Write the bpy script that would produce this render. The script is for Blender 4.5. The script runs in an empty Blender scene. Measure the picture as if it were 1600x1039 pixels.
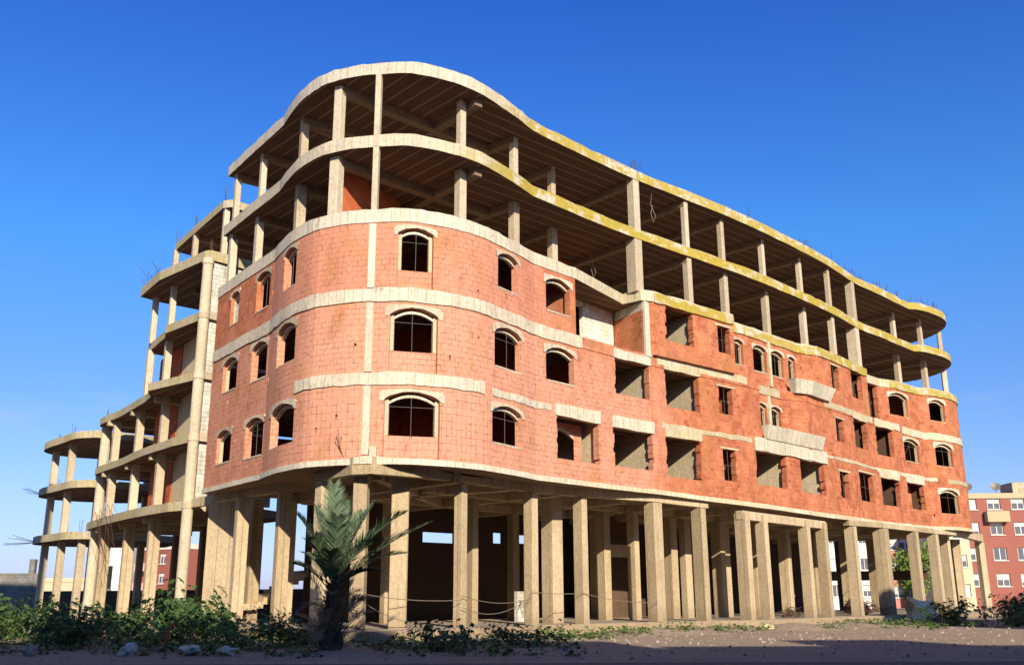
import bpy, bmesh, math, random
from mathutils import Vector, Matrix
R = math.radians
rnd = random.Random(7)
scene = bpy.context.scene
col = scene.collection

# ---------------------------------------------------------------- camera, sky, sun, exposure
cam_d = bpy.data.cameras.new('camera')
cam = bpy.data.objects.new('camera', cam_d)
col.objects.link(cam)
cam_d.sensor_width = 36.0
cam_d.lens = 36.0 * 1511.5 / 1600.0
cam_d.clip_end = 3000
cam_d.clip_start = 0.1
cam.location = (0, 0, 1.0)
PIT, ROL = R(15.35), R(-0.225)
cam.matrix_world = Matrix.Translation((0, 0, 1.0)) @ Matrix.Rotation(R(90) + PIT, 4, 'X') @ Matrix.Rotation(ROL, 4, 'Z')
scene.camera = cam

SUN_EL, SUN_AZ = R(23.0), R(165.0)      # azimuth clockwise from +Y (the view direction)
world = bpy.data.worlds.new('World')
scene.world = world
world.use_nodes = True
nt = world.node_tree
nt.nodes.clear()
sky = nt.nodes.new('ShaderNodeTexSky')
sky.sky_type = 'NISHITA'
sky.sun_disc = False
sky.sun_elevation = SUN_EL
sky.sun_rotation = SUN_AZ
sky.altitude = 0
sky.air_density = 1.0
sky.dust_density = 0.6
sky.ozone_density = 3.0
hs = nt.nodes.new('ShaderNodeHueSaturation')
hs.inputs['Saturation'].default_value = 1.0
hs.inputs['Value'].default_value = 1.0
# a few faint high wisps of cloud, low on the left
tc = nt.nodes.new('ShaderNodeTexCoord')
mp = nt.nodes.new('ShaderNodeMapping'); mp.inputs['Scale'].default_value = (3.0, 3.0, 9.0)
nz = nt.nodes.new('ShaderNodeTexNoise'); nz.inputs['Scale'].default_value = 1.6; nz.inputs['Detail'].default_value = 6; nz.inputs['Roughness'].default_value = .6
rp = nt.nodes.new('ShaderNodeValToRGB')
rp.color_ramp.elements[0].position = .56; rp.color_ramp.elements[1].position = .82
sx = nt.nodes.new('ShaderNodeSeparateXYZ')
mr = nt.nodes.new('ShaderNodeMapRange'); mr.inputs['From Min'].default_value = .36; mr.inputs['From Max'].default_value = .12
ml = nt.nodes.new('ShaderNodeMath'); ml.operation = 'MULTIPLY'
ml2 = nt.nodes.new('ShaderNodeMath'); ml2.operation = 'MULTIPLY'; ml2.inputs[1].default_value = .55
mx = nt.nodes.new('ShaderNodeMixRGB'); mx.inputs['Color2'].default_value = (4.6, 4.7, 5.2, 1)
bg = nt.nodes.new('ShaderNodeBackground'); bg.inputs['Strength'].default_value = 0.085
wo = nt.nodes.new('ShaderNodeOutputWorld')
L_ = nt.links.new
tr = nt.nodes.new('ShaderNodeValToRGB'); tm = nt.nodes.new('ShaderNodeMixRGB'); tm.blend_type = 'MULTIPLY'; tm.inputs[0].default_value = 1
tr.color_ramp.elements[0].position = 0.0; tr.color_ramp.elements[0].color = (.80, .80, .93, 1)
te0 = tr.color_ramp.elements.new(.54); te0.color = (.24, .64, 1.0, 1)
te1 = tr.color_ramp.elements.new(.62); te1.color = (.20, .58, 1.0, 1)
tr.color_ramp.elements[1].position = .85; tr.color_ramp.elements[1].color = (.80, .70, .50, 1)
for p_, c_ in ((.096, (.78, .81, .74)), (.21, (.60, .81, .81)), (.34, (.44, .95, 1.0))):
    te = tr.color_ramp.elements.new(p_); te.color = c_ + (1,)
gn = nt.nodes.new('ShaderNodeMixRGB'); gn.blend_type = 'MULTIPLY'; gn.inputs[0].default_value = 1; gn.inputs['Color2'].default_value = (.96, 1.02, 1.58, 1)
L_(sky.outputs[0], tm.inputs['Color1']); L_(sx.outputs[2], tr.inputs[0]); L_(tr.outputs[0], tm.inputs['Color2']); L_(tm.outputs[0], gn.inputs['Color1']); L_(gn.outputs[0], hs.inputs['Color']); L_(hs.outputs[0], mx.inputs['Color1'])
L_(tc.outputs['Generated'], mp.inputs[0]); L_(mp.outputs[0], nz.inputs[0]); L_(nz.outputs[0], rp.inputs[0])
L_(tc.outputs['Generated'], sx.inputs[0]); L_(sx.outputs[2], mr.inputs[0])
L_(rp.outputs[0], ml.inputs[0]); L_(mr.outputs[0], ml.inputs[1]); L_(ml.outputs[0], ml2.inputs[0]); L_(ml2.outputs[0], mx.inputs[0])
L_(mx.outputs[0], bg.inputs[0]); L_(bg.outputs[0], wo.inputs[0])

sun_d = bpy.data.lights.new('sun', 'SUN')
sun_d.energy = 5.0
sun_d.angle = R(0.5)
sun_d.color = (1.0, 0.88, 0.70)
sun = bpy.data.objects.new('sun', sun_d)
col.objects.link(sun)
sdir = Vector((math.sin(SUN_AZ) * math.cos(SUN_EL), math.cos(SUN_AZ) * math.cos(SUN_EL), math.sin(SUN_EL)))
sun.rotation_euler = sdir.to_track_quat('Z', 'Y').to_euler()
sun.location = (0, -30, 60)

vs = scene.view_settings
vs.view_transform = 'Standard'
try: vs.look = 'None'
except Exception: pass
vs.exposure = 0.6
vs.gamma = 1.0
scene.render.resolution_x = 1024
scene.render.resolution_y = 664
scene.cycles.max_bounces = 6

# ---------------------------------------------------------------- materials
def M(name):
    m = bpy.data.materials.new(name); m.use_nodes = True
    n = m.node_tree; b = n.nodes['Principled BSDF']
    b.inputs['Roughness'].default_value = .92
    b.inputs['Specular IOR Level'].default_value = .15
    return m, n, b
def node(n, t, **kw):
    x = n.nodes.new(t)
    for k, v in kw.items():
        if k.startswith('i_'):
            x.inputs[k[2:].replace('_', ' ')].default_value = v
        else: setattr(x, k, v)
    return x
def rgb(c): return (c[0], c[1], c[2], 1)
def noise(n, vec, scale, detail=5, rough=.6):
    x = node(n, 'ShaderNodeTexNoise'); x.inputs['Scale'].default_value = scale
    x.inputs['Detail'].default_value = detail; x.inputs['Roughness'].default_value = rough
    if vec is not None: n.links.new(vec, x.inputs['Vector'])
    return x.outputs['Fac']
def ramp(n, fac, stops):
    x = node(n, 'ShaderNodeValToRGB'); e = x.color_ramp.elements
    e[0].position, e[0].color = stops[0][0], rgb(stops[0][1]) if not isinstance(stops[0][1], float) else (stops[0][1],) * 3 + (1,)
    e[1].position, e[1].color = stops[-1][0], rgb(stops[-1][1]) if not isinstance(stops[-1][1], float) else (stops[-1][1],) * 3 + (1,)
    for p, c in stops[1:-1]:
        q = e.new(p); q.color = rgb(c) if not isinstance(c, float) else (c, c, c, 1)
    n.links.new(fac, x.inputs[0]); return x.outputs[0]
def mix(n, fac, a, b, mode='MIX'):
    x = node(n, 'ShaderNodeMixRGB', blend_type=mode)
    for k, v in (('Fac', fac), ('Color1', a), ('Color2', b)):
        if isinstance(v, (int, float)): x.inputs[k].default_value = v
        elif isinstance(v, tuple): x.inputs[k].default_value = rgb(v)
        else: n.links.new(v, x.inputs[k])
    return x.outputs[0]
def mth(n, op, a, b=0.0, clamp=False):
    x = node(n, 'ShaderNodeMath', operation=op, use_clamp=clamp)
    for i, v in enumerate((a, b)):
        if isinstance(v, (int, float)): x.inputs[i].default_value = v
        else: n.links.new(v, x.inputs[i])
    return x.outputs[0]
def mrange(n, v, a, b, c=0.0, d=1.0):
    x = node(n, 'ShaderNodeMapRange', interpolation_type='SMOOTHSTEP')
    n.links.new(v, x.inputs[0])
    for i, q in zip((1, 2, 3, 4), (a, b, c, d)): x.inputs[i].default_value = q
    return x.outputs[0]
def pos(n):
    g = node(n, 'ShaderNodeNewGeometry'); s = node(n, 'ShaderNodeSeparateXYZ')
    n.links.new(g.outputs['Position'], s.inputs[0]); return g.outputs['Position'], s.outputs
def bump(n, b, h, s=.4, d=.02):
    x = node(n, 'ShaderNodeBump'); x.inputs['Strength'].default_value = s; x.inputs['Distance'].default_value = d
    n.links.new(h, x.inputs['Height']); n.links.new(x.outputs[0], b.inputs['Normal'])
def uvn(n):
    return node(n, 'ShaderNodeUVMap', uv_map='UVMap').outputs[0]
def mapping(n, v, sc=(1, 1, 1), rot=(0, 0, 0)):
    x = node(n, 'ShaderNodeMapping'); x.inputs['Scale'].default_value = sc; x.inputs['Rotation'].default_value = rot
    n.links.new(v, x.inputs[0]); return x.outputs[0]

def concrete(name, light, dark, moss=0.0, boards=0.0, mossx=None, streak=.5, grime=(.10, .09, .07), grimeamt=.35, varied=False, foot=False):
    m, n, b = M(name)
    P, S3 = pos(n)
    big = noise(n, P, .6, 4); fine = noise(n, P, 9, 6, .7)
    c = mix(n, ramp(n, big, [(.35, 0.0), (.65, 1.0)]), light, dark)
    c = mix(n, .5, c, ramp(n, fine, [(.3, tuple(x * .62 for x in dark)), (.6, light)]))
    st = noise(n, mapping(n, P, (3.5, 3.5, .35)), 1.5, 5, .65)
    c = mix(n, mth(n, 'MULTIPLY', ramp(n, st, [(.54, 0.0), (.72, 1.0)]), streak), c, tuple(x * .5 for x in dark))
    h = fine
    if boards:
        u = uvn(n)
        sp = node(n, 'ShaderNodeSeparateXYZ'); n.links.new(u, sp.inputs[0])
        fr = mth(n, 'FRACT', mth(n, 'DIVIDE', sp.outputs[0], boards))
        ln = mth(n, 'GREATER_THAN', fr, .93)
        cell = mth(n, 'FLOOR', mth(n, 'DIVIDE', sp.outputs[0], boards))
        wn = node(n, 'ShaderNodeTexWhiteNoise', noise_dimensions='1D'); n.links.new(cell, wn.inputs['W'])
        c = mix(n, mth(n, 'MULTIPLY', wn.outputs['Value'], .22), c, tuple(x * .6 for x in dark))
        c = mix(n, mth(n, 'MULTIPLY', ln, .45), c, tuple(x * .4 for x in dark))
        h = mth(n, 'SUBTRACT', fine, mth(n, 'MULTIPLY', ln, .5))
    if grimeamt:
        gm = noise(n, P, 2.6, 7, .75)
        c = mix(n, mth(n, 'MULTIPLY', ramp(n, gm, [(.56, 0.0), (.74, 1.0)]), grimeamt), c, grime)
    if moss:
        mo = noise(n, mapping(n, P, (1, 1, 2.0)), 1.0, 7, .7)
        f = mth(n, 'MULTIPLY', ramp(n, mo, [(.40, 0.0), (.50, 1.0)]), moss)
        if mossx: f = mth(n, 'MULTIPLY', f, mrange(n, S3[0], mossx[0], mossx[1]))
        mc = mix(n, noise(n, P, 4, 4), (.24, .18, .025), (.50, .37, .045))
        c = mix(n, f, c, mc)
    # every cast piece came out of its own mix: tone differs piece by piece; rust and dark runs, splashed feet
    oi = node(n, 'ShaderNodeObjectInfo')
    tone = ramp(n, oi.outputs['Random'], [(0.0, (.74, .71, .66)), (.5, (.93, .91, .88)), (1.0, (1.0, 1.0, 1.0))])
    if varied: c = mix(n, 1.0, c, tone, 'MULTIPLY')
    run = noise(n, mapping(n, P, (5, 5, .22)), 1.9, 6, .7)
    c = mix(n, mth(n, 'MULTIPLY', ramp(n, run, [(.60, 0.0), (.70, .65)]), streak), c, (.17, .105, .055))
    blot = noise(n, P, 1.7, 7, .68)
    c = mix(n, ramp(n, blot, [(.60, 0.0), (.70, .35)]), c, tuple(x * .55 for x in dark))
    if foot: c = mix(n, mth(n, 'MULTIPLY', mrange(n, mth(n, 'ADD', S3[2], mth(n, 'MULTIPLY', blot, 1.2)), 1.5, .4), .55), c, (.20, .14, .09))
    n.links.new(c, b.inputs['Base Color'])
    bump(n, b, mth(n, 'ADD', h, mth(n, 'MULTIPLY', blot, .8)), .7, .03)
    return m

def brickmat(name, c1, c2, mortar, pink=True, w=.3, hh=.2, holes=.6):
    m, n, b = M(name)
    P, S3 = pos(n)
    u = uvn(n)
    wob = node(n, 'ShaderNodeTexNoise'); wob.inputs['Scale'].default_value = 2.5; n.links.new(u, wob.inputs[0])
    va = node(n, 'ShaderNodeVectorMath', operation='MULTIPLY_ADD')
    va.inputs[1].default_value = (.055, .05, 0); n.links.new(wob.outputs['Color'], va.inputs[0]); n.links.new(u, va.inputs[2])
    def br(w, h, off, ms):
        x = node(n, 'ShaderNodeTexBrick', offset=off)
        n.links.new(va.outputs[0], x.inputs['Vector'])
        x.inputs['Scale'].default_value = 1; x.inputs['Brick Width'].default_value = w; x.inputs['Row Height'].default_value = h
        x.inputs['Mortar Size'].default_value = ms; x.inputs['Mortar Smooth'].default_value = .3
        x.inputs['Color1'].default_value = rgb(c1); x.inputs['Color2'].default_value = rgb(c2); x.inputs['Mortar'].default_value = rgb(mortar)
        return x
    a = br(w, hh, .5, .011)
    c, mf = a.outputs['Color'], a.outputs['Fac']
    if pink:
        # patch of bricks laid on end round the rounded corner
        a2 = br(.21, .26, .08, .012)
        sp = node(n, 'ShaderNodeSeparateXYZ'); n.links.new(u, sp.inputs[0])
        reg = noise(n, mapping(n, P, (.35, .35, .3)), 1.0, 1)
        msk = mth(n, 'MULTIPLY', mth(n, 'MULTIPLY', mth(n, 'GREATER_THAN', sp.outputs[0], 9.9), mth(n, 'LESS_THAN', sp.outputs[0], 17.9)), mth(n, 'LESS_THAN', S3[2], 8.3))
        c = mix(n, msk, c, a2.outputs['Color']); mf = mth(n, 'ADD', mth(n, 'MULTIPLY', msk, a2.outputs['Fac']), mth(n, 'MULTIPLY', mth(n, 'SUBTRACT', 1.0, msk), mf))
    # pointing washed out in patches
    c = mix(n, mth(n, 'MULTIPLY', mf, ramp(n, noise(n, P, 1.6, 6, .7), [(.50, .0), (.62, .6)])), c, c1)
    # tone wandering from brick group to brick group
    t = noise(n, P, .9, 5, .6)
    c = mix(n, ramp(n, t, [(.38, .0), (.66, .55)]), c, tuple(x * 1.25 if i == 0 else x * 1.5 for i, x in enumerate(c2)))
    vo = node(n, 'ShaderNodeTexVoronoi'); vo.inputs['Scale'].default_value = 2.2; n.links.new(P, vo.inputs[0])
    hv = node(n, 'ShaderNodeSeparateColor'); n.links.new(vo.outputs['Color'], hv.inputs[0])
    c = mix(n, mth(n, 'MULTIPLY', hv.outputs[0], .34), c, tuple(x * .55 for x in c1))
    if pink:
        nn = noise(n, P, .5, 5, .6)
        zz = mth(n, 'ADD', S3[2], mth(n, 'MULTIPLY', nn, 5.0))
        xx = mth(n, 'ADD', S3[0], mth(n, 'MULTIPLY', nn, 3.5))
        f = mth(n, 'MULTIPLY', mrange(n, zz, 15.2, 12.6), mrange(n, xx, 9.9, 7.2))
        f3 = mth(n, 'MULTIPLY', mth(n, 'MULTIPLY', mrange(n, S3[0], -9.75, -9.55), mrange(n, xx, 4.6, 1.8)), mrange(n, S3[2], 15.5, 14.8))
        c = mix(n, mth(n, 'MULTIPLY', f3, .82), c, mix(n, noise(n, P, 6, 4), (.52, .20, .12), (.68, .32, .21)))
        f2 = mth(n, 'MULTIPLY', f, ramp(n, noise(n, P, 2.2, 6, .7), [(.30, .35), (.6, .88)]))
        c = mix(n, f2, c, mix(n, noise(n, P, 7, 4), (.52, .215, .135), (.70, .365, .245)))
    jn = mth(n, 'MULTIPLY', mf, ramp(n, noise(n, P, 3.7, 4, .6), [(.45, .02), (.60, .85)]))
    if pink: c = mix(n, mth(n, 'MULTIPLY', jn, mth(n, 'MAXIMUM', f, f3)), c, (.17, .06, .04))
    # mortar smears and soot
    sm = noise(n, P, 3.1, 7, .72)
    c = mix(n, ramp(n, sm, [(.57, .0), (.68, .6)]), c, mortar)
    dk = noise(n, mapping(n, P, (2.2, 2.2, .7)), 1.3, 7, .72)
    c = mix(n, ramp(n, dk, [(.54, .0), (.72, .5)]), c, (.13, .06, .045))
    ol = noise(n, mapping(n, P, (1, 1, .5)), .8, 7, .7)
    c = mix(n, ramp(n, ol, [(.52, .0), (.68, .5)]), c, (.34, .17, .045))
    wn2 = noise(n, P, 5.5, 7, .75)
    c = mix(n, ramp(n, wn2, [(.64, .0), (.70, .7)]), c, tuple(x * 1.15 for x in mortar))
    hl = noise(n, P, 13, 2, .5)
    hf = ramp(n, hl, [(.715, 0.0), (.73, 1.0)])
    c = mix(n, mth(n, 'MULTIPLY', hf, holes), c, (.05, .02, .015))
    n.links.new(c, b.inputs['Base Color'])
    h = mth(n, 'SUBTRACT', mth(n, 'MULTIPLY', noise(n, P, 14, 5, .7), .5), mth(n, 'ADD', mth(n, 'MULTIPLY', mf, .7), mth(n, 'MULTIPLY', hf, 1.5)))
    bump(n, b, h, .7, .02)
    return m

MT = {}
MT['band'] = concrete('pale_concrete_band', (.74, .67, .53), (.55, .48, .36), moss=.35, mossx=(-2, 7), boards=.33, streak=.55, grimeamt=.6, varied=True)
MT['hood'] = concrete('rough_mortar_hood', (.66, .57, .43), (.50, .39, .28), streak=.6, grimeamt=.6, varied=True)
MT['band_moss'] = concrete('mossy_concrete_edge', (.66, .58, .43), (.48, .41, .28), moss=.95, mossx=(-3.5, .5), boards=.33, streak=.5)
MT['roof_edge'] = concrete('roof_edge_concrete', (.66, .59, .46), (.48, .41, .30), moss=.9, mossx=(-2, 1.5), boards=.33, streak=.5)
MT['wing_edge'] = concrete('wing_edge_concrete', (.56, .49, .36), (.40, .34, .23), moss=.35, boards=.4, streak=.5)
MT['column'] = concrete('column_concrete', (.62, .53, .39), (.47, .38, .27), boards=.0, streak=.35, grimeamt=.3, varied=True)
MT['column_g'] = concrete('ochre_column_concrete', (.61, .49, .32), (.43, .33, .21), boards=.6, streak=.4, grimeamt=.35, varied=True, foot=True)
MT['plaster'] = concrete('rough_plaster', (.58, .48, .32), (.46, .37, .23), streak=.35)
MT['tray'] = concrete('grey_cast_concrete', (.66, .60, .46), (.48, .43, .31), boards=.5, streak=.6, grimeamt=.6)
MT['brown'] = concrete('shade_darkened_plaster', (.13, .08, .05), (.09, .055, .033), streak=.3)  # plaster copy darkened to hold the shade of recesses and interior
MT['grey_wall'] = brickmat('shade_darkened_grey_block', (.16, .15, .14), (.22, .21, .19), (.10, .09, .08), pink=False, w=.42, hh=.21, holes=.2)  # darker copy of the grey block, its shade put into the colour
MT['floor'] = concrete('dusty_floor', (.42, .35, .26), (.34, .27, .19), streak=0)
MT['brick'] = brickmat('clay_block_wall', (.34, .078, .034), (.52, .165, .080), (.50, .30, .17))
MT['brick_in'] = brickmat('inner_clay_block', (.40, .075, .025), (.52, .12, .045), (.36, .22, .13), pink=False)
MT['cmu'] = brickmat('grey_block', (.50, .47, .41), (.60, .57, .50), (.26, .24, .21), pink=False, w=.42, hh=.21, holes=.25)
MT['cmu_w'] = brickmat('pale_block', (.66, .60, .48), (.76, .70, .58), (.34, .27, .20), pink=False, w=.38, hh=.2, holes=.25)
MT['dark_in'] = concrete('dark_and_shaded_wall', (.10, .065, .045), (.07, .045, .03), streak=.2)  # near-black tone holds interior shade; also used on dark boundary wall and earth
def ceiling_mat():
    m, n, b = M('hollow_block_ceiling')
    P, S3 = pos(n)
    ex, ey = .74, .673
    al = mth(n, 'ADD', mth(n, 'MULTIPLY', S3[0], ex), mth(n, 'MULTIPLY', S3[1], ey))       # along the long facade
    ac = mth(n, 'ADD', mth(n, 'MULTIPLY', S3[0], -ey), mth(n, 'MULTIPLY', S3[1], ex))      # across it
    side = mth(n, 'GREATER_THAN', al, -1.1 * ex + 34.55 * ey)
    def stripes(v, step, wd):
        return mth(n, 'LESS_THAN', mth(n, 'FRACT', mth(n, 'DIVIDE', v, step)), wd)
    lines = mth(n, 'ADD', mth(n, 'MULTIPLY', side, stripes(ac, .62, .13)), mth(n, 'MULTIPLY', mth(n, 'SUBTRACT', 1.0, side), stripes(al, .62, .13)))
    seams = mth(n, 'ADD', mth(n, 'MULTIPLY', side, stripes(al, .25, .10)), mth(n, 'MULTIPLY', mth(n, 'SUBTRACT', 1.0, side), stripes(ac, .25, .10)))
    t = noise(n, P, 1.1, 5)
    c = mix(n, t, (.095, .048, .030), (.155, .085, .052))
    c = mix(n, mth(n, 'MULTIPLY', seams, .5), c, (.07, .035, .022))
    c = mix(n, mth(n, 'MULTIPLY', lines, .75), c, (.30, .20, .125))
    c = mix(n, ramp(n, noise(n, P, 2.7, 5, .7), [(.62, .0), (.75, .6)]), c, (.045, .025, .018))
    n.links.new(c, b.inputs['Base Color'])
    bump(n, b, mth(n, 'SUBTRACT', lines, mth(n, 'MULTIPLY', seams, .6)), .6, .03)
    return m
MT['ceiling'] = ceiling_mat()
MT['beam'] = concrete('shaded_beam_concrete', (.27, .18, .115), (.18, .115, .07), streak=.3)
def flat(name, c, rough=.8, metal=0.0, var=.25, sc=6):
    m, n, b = M(name)
    P, _ = pos(n)
    cc = mix(n, noise(n, P, sc, 4), tuple(x * (1 - var) for x in c), tuple(min(1, x * (1 + var)) for x in c))
    n.links.new(cc, b.inputs['Base Color']); b.inputs['Roughness'].default_value = rough; b.inputs['Metallic'].default_value = metal
    return m
MT['rust'] = flat('rusty_steel', (.10, .055, .04), .8, .3)
MT['bars'] = flat('grey_steel_bar', (.22, .19, .16), .6, .4)
MT['wire'] = flat('old_cable', (.20, .16, .12), .8)
MT['dark'] = flat('dark_opening', (.02, .016, .014), .9)
def leafmat(name, a, b_, trans=.25):
    m, n, b = M(name)
    oi = node(n, 'ShaderNodeNewGeometry')
    c = mix(n, oi.outputs['Random Per Island'], a, b_)
    n.links.new(c, b.inputs['Base Color']); b.inputs['Roughness'].default_value = .55
    b.inputs['Specular IOR Level'].default_value = .35
    return m
MT['leaf'] = leafmat('castor_leaf', (.018, .045, .012), (.065, .13, .028))
MT['weed'] = leafmat('weed_leaf', (.03, .07, .012), (.11, .19, .035))
MT['palm'] = leafmat('palm_leaflet', (.020, .048, .022), (.15, .20, .11))
MT['dry'] = leafmat('dry_frond', (.16, .10, .05), (.28, .19, .09))
MT['stem'] = flat('green_stem', (.12, .12, .05))
MT['bark'] = flat('fibrous_bark', (.10, .07, .045), .95, 0, .5, 20)
MT['tree'] = leafmat('tree_leaf', (.06, .12, .015), (.20, .27, .04))
MT['stone'] = flat('rubble_stone', (.30, .25, .20), .95, 0, .4, 8)

def ground_mat():
    m, n, b = M('dirt_and_gravel')
    P, S3 = pos(n)
    a = noise(n, P, .35, 6, .6); g = noise(n, P, 14, 6, .75); p = noise(n, P, 3, 6, .7)
    c = mix(n, ramp(n, a, [(.35, 0.0), (.65, 1.0)]), (.36, .27, .19), (.48, .37, .26))
    c = mix(n, .6, c, ramp(n, g, [(.35, (.16, .12, .085)), (.55, (.42, .33, .235)), (.72, (.62, .52, .40))]))
    c = mix(n, ramp(n, p, [(.5, 0.0), (.7, .6)]), c, (.15, .115, .08))
    n.links.new(c, b.inputs['Base Color'])
    bump(n, b, mth(n, 'ADD', g, p), 1.0, .06)
    return m
MT['ground'] = ground_mat()
m_, n_, b_ = M('packed_road')
P_, _ = pos(n_)
n_.links.new(mix(n_, noise(n_, P_, 18, 6, .75), (.10, .08, .065), (.22, .175, .14)), b_.inputs['Base Color'])
bump(n_, b_, noise(n_, P_, 22, 5, .7), .8, .03)
MT['road'] = m_

# ---------------------------------------------------------------- mesh helpers
class MB:
    def __init__(s): s.v = []; s.f = []; s.uv = []; s.m = []
    def face(s, pts, uvs=None, mi=0):
        i = len(s.v); s.v += [tuple(p) for p in pts]; s.f.append(list(range(i, i + len(pts))))
        s.uv.append([(q[0], q[1]) for q in uvs] if uvs else [(p[0] + p[1], p[2]) for p in pts]); s.m.append(mi)
    def box(s, c, ex, ey, hx, hy, z0, z1, mi=0, ch=0.0, z1b=None):
        # prism on a rotated rectangle, optional chamfer
        ex = Vector(ex).normalized(); ey = Vector(ey).normalized(); c = Vector(c)
        if ch > 0: pr = [(-hx + ch, -hy), (hx - ch, -hy), (hx, -hy + ch), (hx, hy - ch), (hx - ch, hy), (-hx + ch, hy), (-hx, hy - ch), (-hx, -hy + ch)]
        else: pr = [(-hx, -hy), (hx, -hy), (hx, hy), (-hx, hy)]
        s.prism([c + ex * a + ey * b for a, b in pr], z0, z1, mi)
    def prism(s, P2, z0, z1, mi=0, mtop=None, mbot=None, u0=0.0, jit=0.0, close=True, zf=None):
        n = len(P2); u = u0
        P2 = [Vector((p[0], p[1])) for p in P2]
        area = sum(P2[i].x * P2[(i + 1) % n].y - P2[(i + 1) % n].x * P2[i].y for i in range(n))
        if area < 0: P2 = P2[::-1]
        zt = [z1 + (rnd.uniform(-jit, jit) if jit else 0) for _ in P2]
        zb = [z0 + (rnd.uniform(-jit, jit) * .35 if jit else 0) for _ in P2]
        for i in range(n):
            j = (i + 1) % n; a, b = P2[i], P2[j]; l = (b - a).length
            s.face([(a.x, a.y, zb[i]), (b.x, b.y, zb[j]), (b.x, b.y, zt[j]), (a.x, a.y, zt[i])], [(u, z0), (u + l, z0), (u + l, z1), (u, z1)], mi)
            u += l
        s.face([(p.x, p.y, zt[i]) for i, p in enumerate(P2)], [(p.x, p.y) for p in P2], mi if mtop is None else mtop)
        s.face([(p.x, p.y, zb[i]) for i, p in reversed(list(enumerate(P2)))], [(p.x, p.y) for p in P2[::-1]], mi if mbot is None else mbot)
    def tube(s, pts, r, k=6, mi=0, r2=None):
        pts = [Vector(p) for p in pts]; rings = []
        for i, p in enumerate(pts):
            d = (pts[min(i + 1, len(pts) - 1)] - pts[max(i - 1, 0)]).normalized()
            a = d.cross(Vector((0, 0, 1)))
            if a.length < 1e-3: a = Vector((1, 0, 0))
            a.normalize(); b = d.cross(a)
            rr = r if r2 is None else r + (r2 - r) * i / (len(pts) - 1)
            rings.append([p + (a * math.cos(t) + b * math.sin(t)) * rr for t in [2 * math.pi * q / k for q in range(k)]])
        for i in range(len(rings) - 1):
            for q in range(k):
                s.face([rings[i][q], rings[i][(q + 1) % k], rings[i + 1][(q + 1) % k], rings[i + 1][q]], [(q * .1, i * .1), (q * .1 + .1, i * .1), (q * .1 + .1, i * .1 + .1), (q * .1, i * .1 + .1)], mi)
        s.face(rings[0][::-1], None, mi); s.face(rings[-1], None, mi)
    def build(s, name, mats, parent=None, smooth=False, merge=True, shift=None, wp=False):
        me = bpy.data.meshes.new(name)
        V = s.v
        if wp: V = [warp(v) for v in V]
        if shift: V = [(v[0] - shift[0], v[1] - shift[1], v[2] - shift[2]) for v in V]
        me.from_pydata(V, [], s.f)
        ul = me.uv_layers.new(name='UVMap')
        d = [c for f in s.uv for q in f for c in q]
        ul.data.foreach_set('uv', d)
        for m in (mats if isinstance(mats, (list, tuple)) else [mats]): me.materials.append(MT[m])
        me.polygons.foreach_set('material_index', s.m)
        if merge:
            bm = bmesh.new(); bm.from_mesh(me); bmesh.ops.remove_doubles(bm, verts=bm.verts, dist=.0008); bm.to_mesh(me); bm.free()
        if smooth:
            me.polygons.foreach_set('use_smooth', [True] * len(me.polygons))
        me.update()
        o = bpy.data.objects.new(name, me); col.objects.link(o)
        if parent is not None:
            o.parent = parent
        if shift and parent is None: o.location = shift
        return o
def tag(o, label=None, cat=None, group=None, kind=None):
    if label: o['label'] = label
    if cat: o['category'] = cat
    if group: o['group'] = group
    if kind: o['kind'] = kind
    return o
def empty(name, loc, label, cat, group=None, rz=0):
    o = bpy.data.objects.new(name, None); col.objects.link(o); o.location = loc; o.rotation_euler = (0, 0, rz)
    o.empty_display_size = .3
    return tag(o, label, cat, group)
def copy_thing(src, loc, rz, scale, label):
    r = src.copy(); col.objects.link(r); r.location = loc; r.rotation_euler = (0, 0, rz); r.scale = (scale,) * 3; r['label'] = label
    for ch in src.children:
        c = ch.copy(); col.objects.link(c); c.parent = r
        for g in ch.children:
            d = g.copy(); col.objects.link(d); d.parent = c
    return r
# ---------------------------------------------------------------- ground, road
g = MB(); g.face([(-900, -900, -.35), (900, -900, -.35), (900, 1500, -.35), (-900, 1500, -.35)])
tag(g.build('ground', 'ground'), kind='structure')
g = MB(); g.face([(-120, 8, -.344), (120, 8, -.344), (120, 22, -.344), (-120, 22, -.344)])
tag(g.build('road', 'road'), kind='structure')

# ---------------------------------------------------------------- plan of the brick building
H1 = [(-13.4, 42.15), (-11.45, 39.5), (-9.6, 37.05)]
H2 = [(-9.6, 37.05), (-9.1, 36.1), (-8.35, 34.9), (-7.4, 33.85), (-6.85, 33.5), (-5.95, 33.12), (-5.05, 32.97), (-4.05, 32.87), (-3.3, 33.05), (-2.45, 33.45), (-1.75, 33.95), (-1.1, 34.55), (-0.35, 35.6), (0.2, 36.4), (0.92, 37.6)]
H3 = [(0.92, 37.6), (2.0, 38.75), (3.2, 40.0), (4.65, 41.45), (6.2, 42.9), (8.8, 45.15), (11.05, 47.1), (13.5, 49.4), (16.7, 52.65), (19.3, 55.5), (21.95, 58.75), (23.9, 60.65), (25.4, 62.2), (27.55, 64.4)]
H4 = [(27.55, 64.4), (28.55, 64.75), (30.4, 66.2), (31.7, 67.95), (32.28, 70.1), (32.0, 72.7), (31.0, 74.4)]
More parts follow.
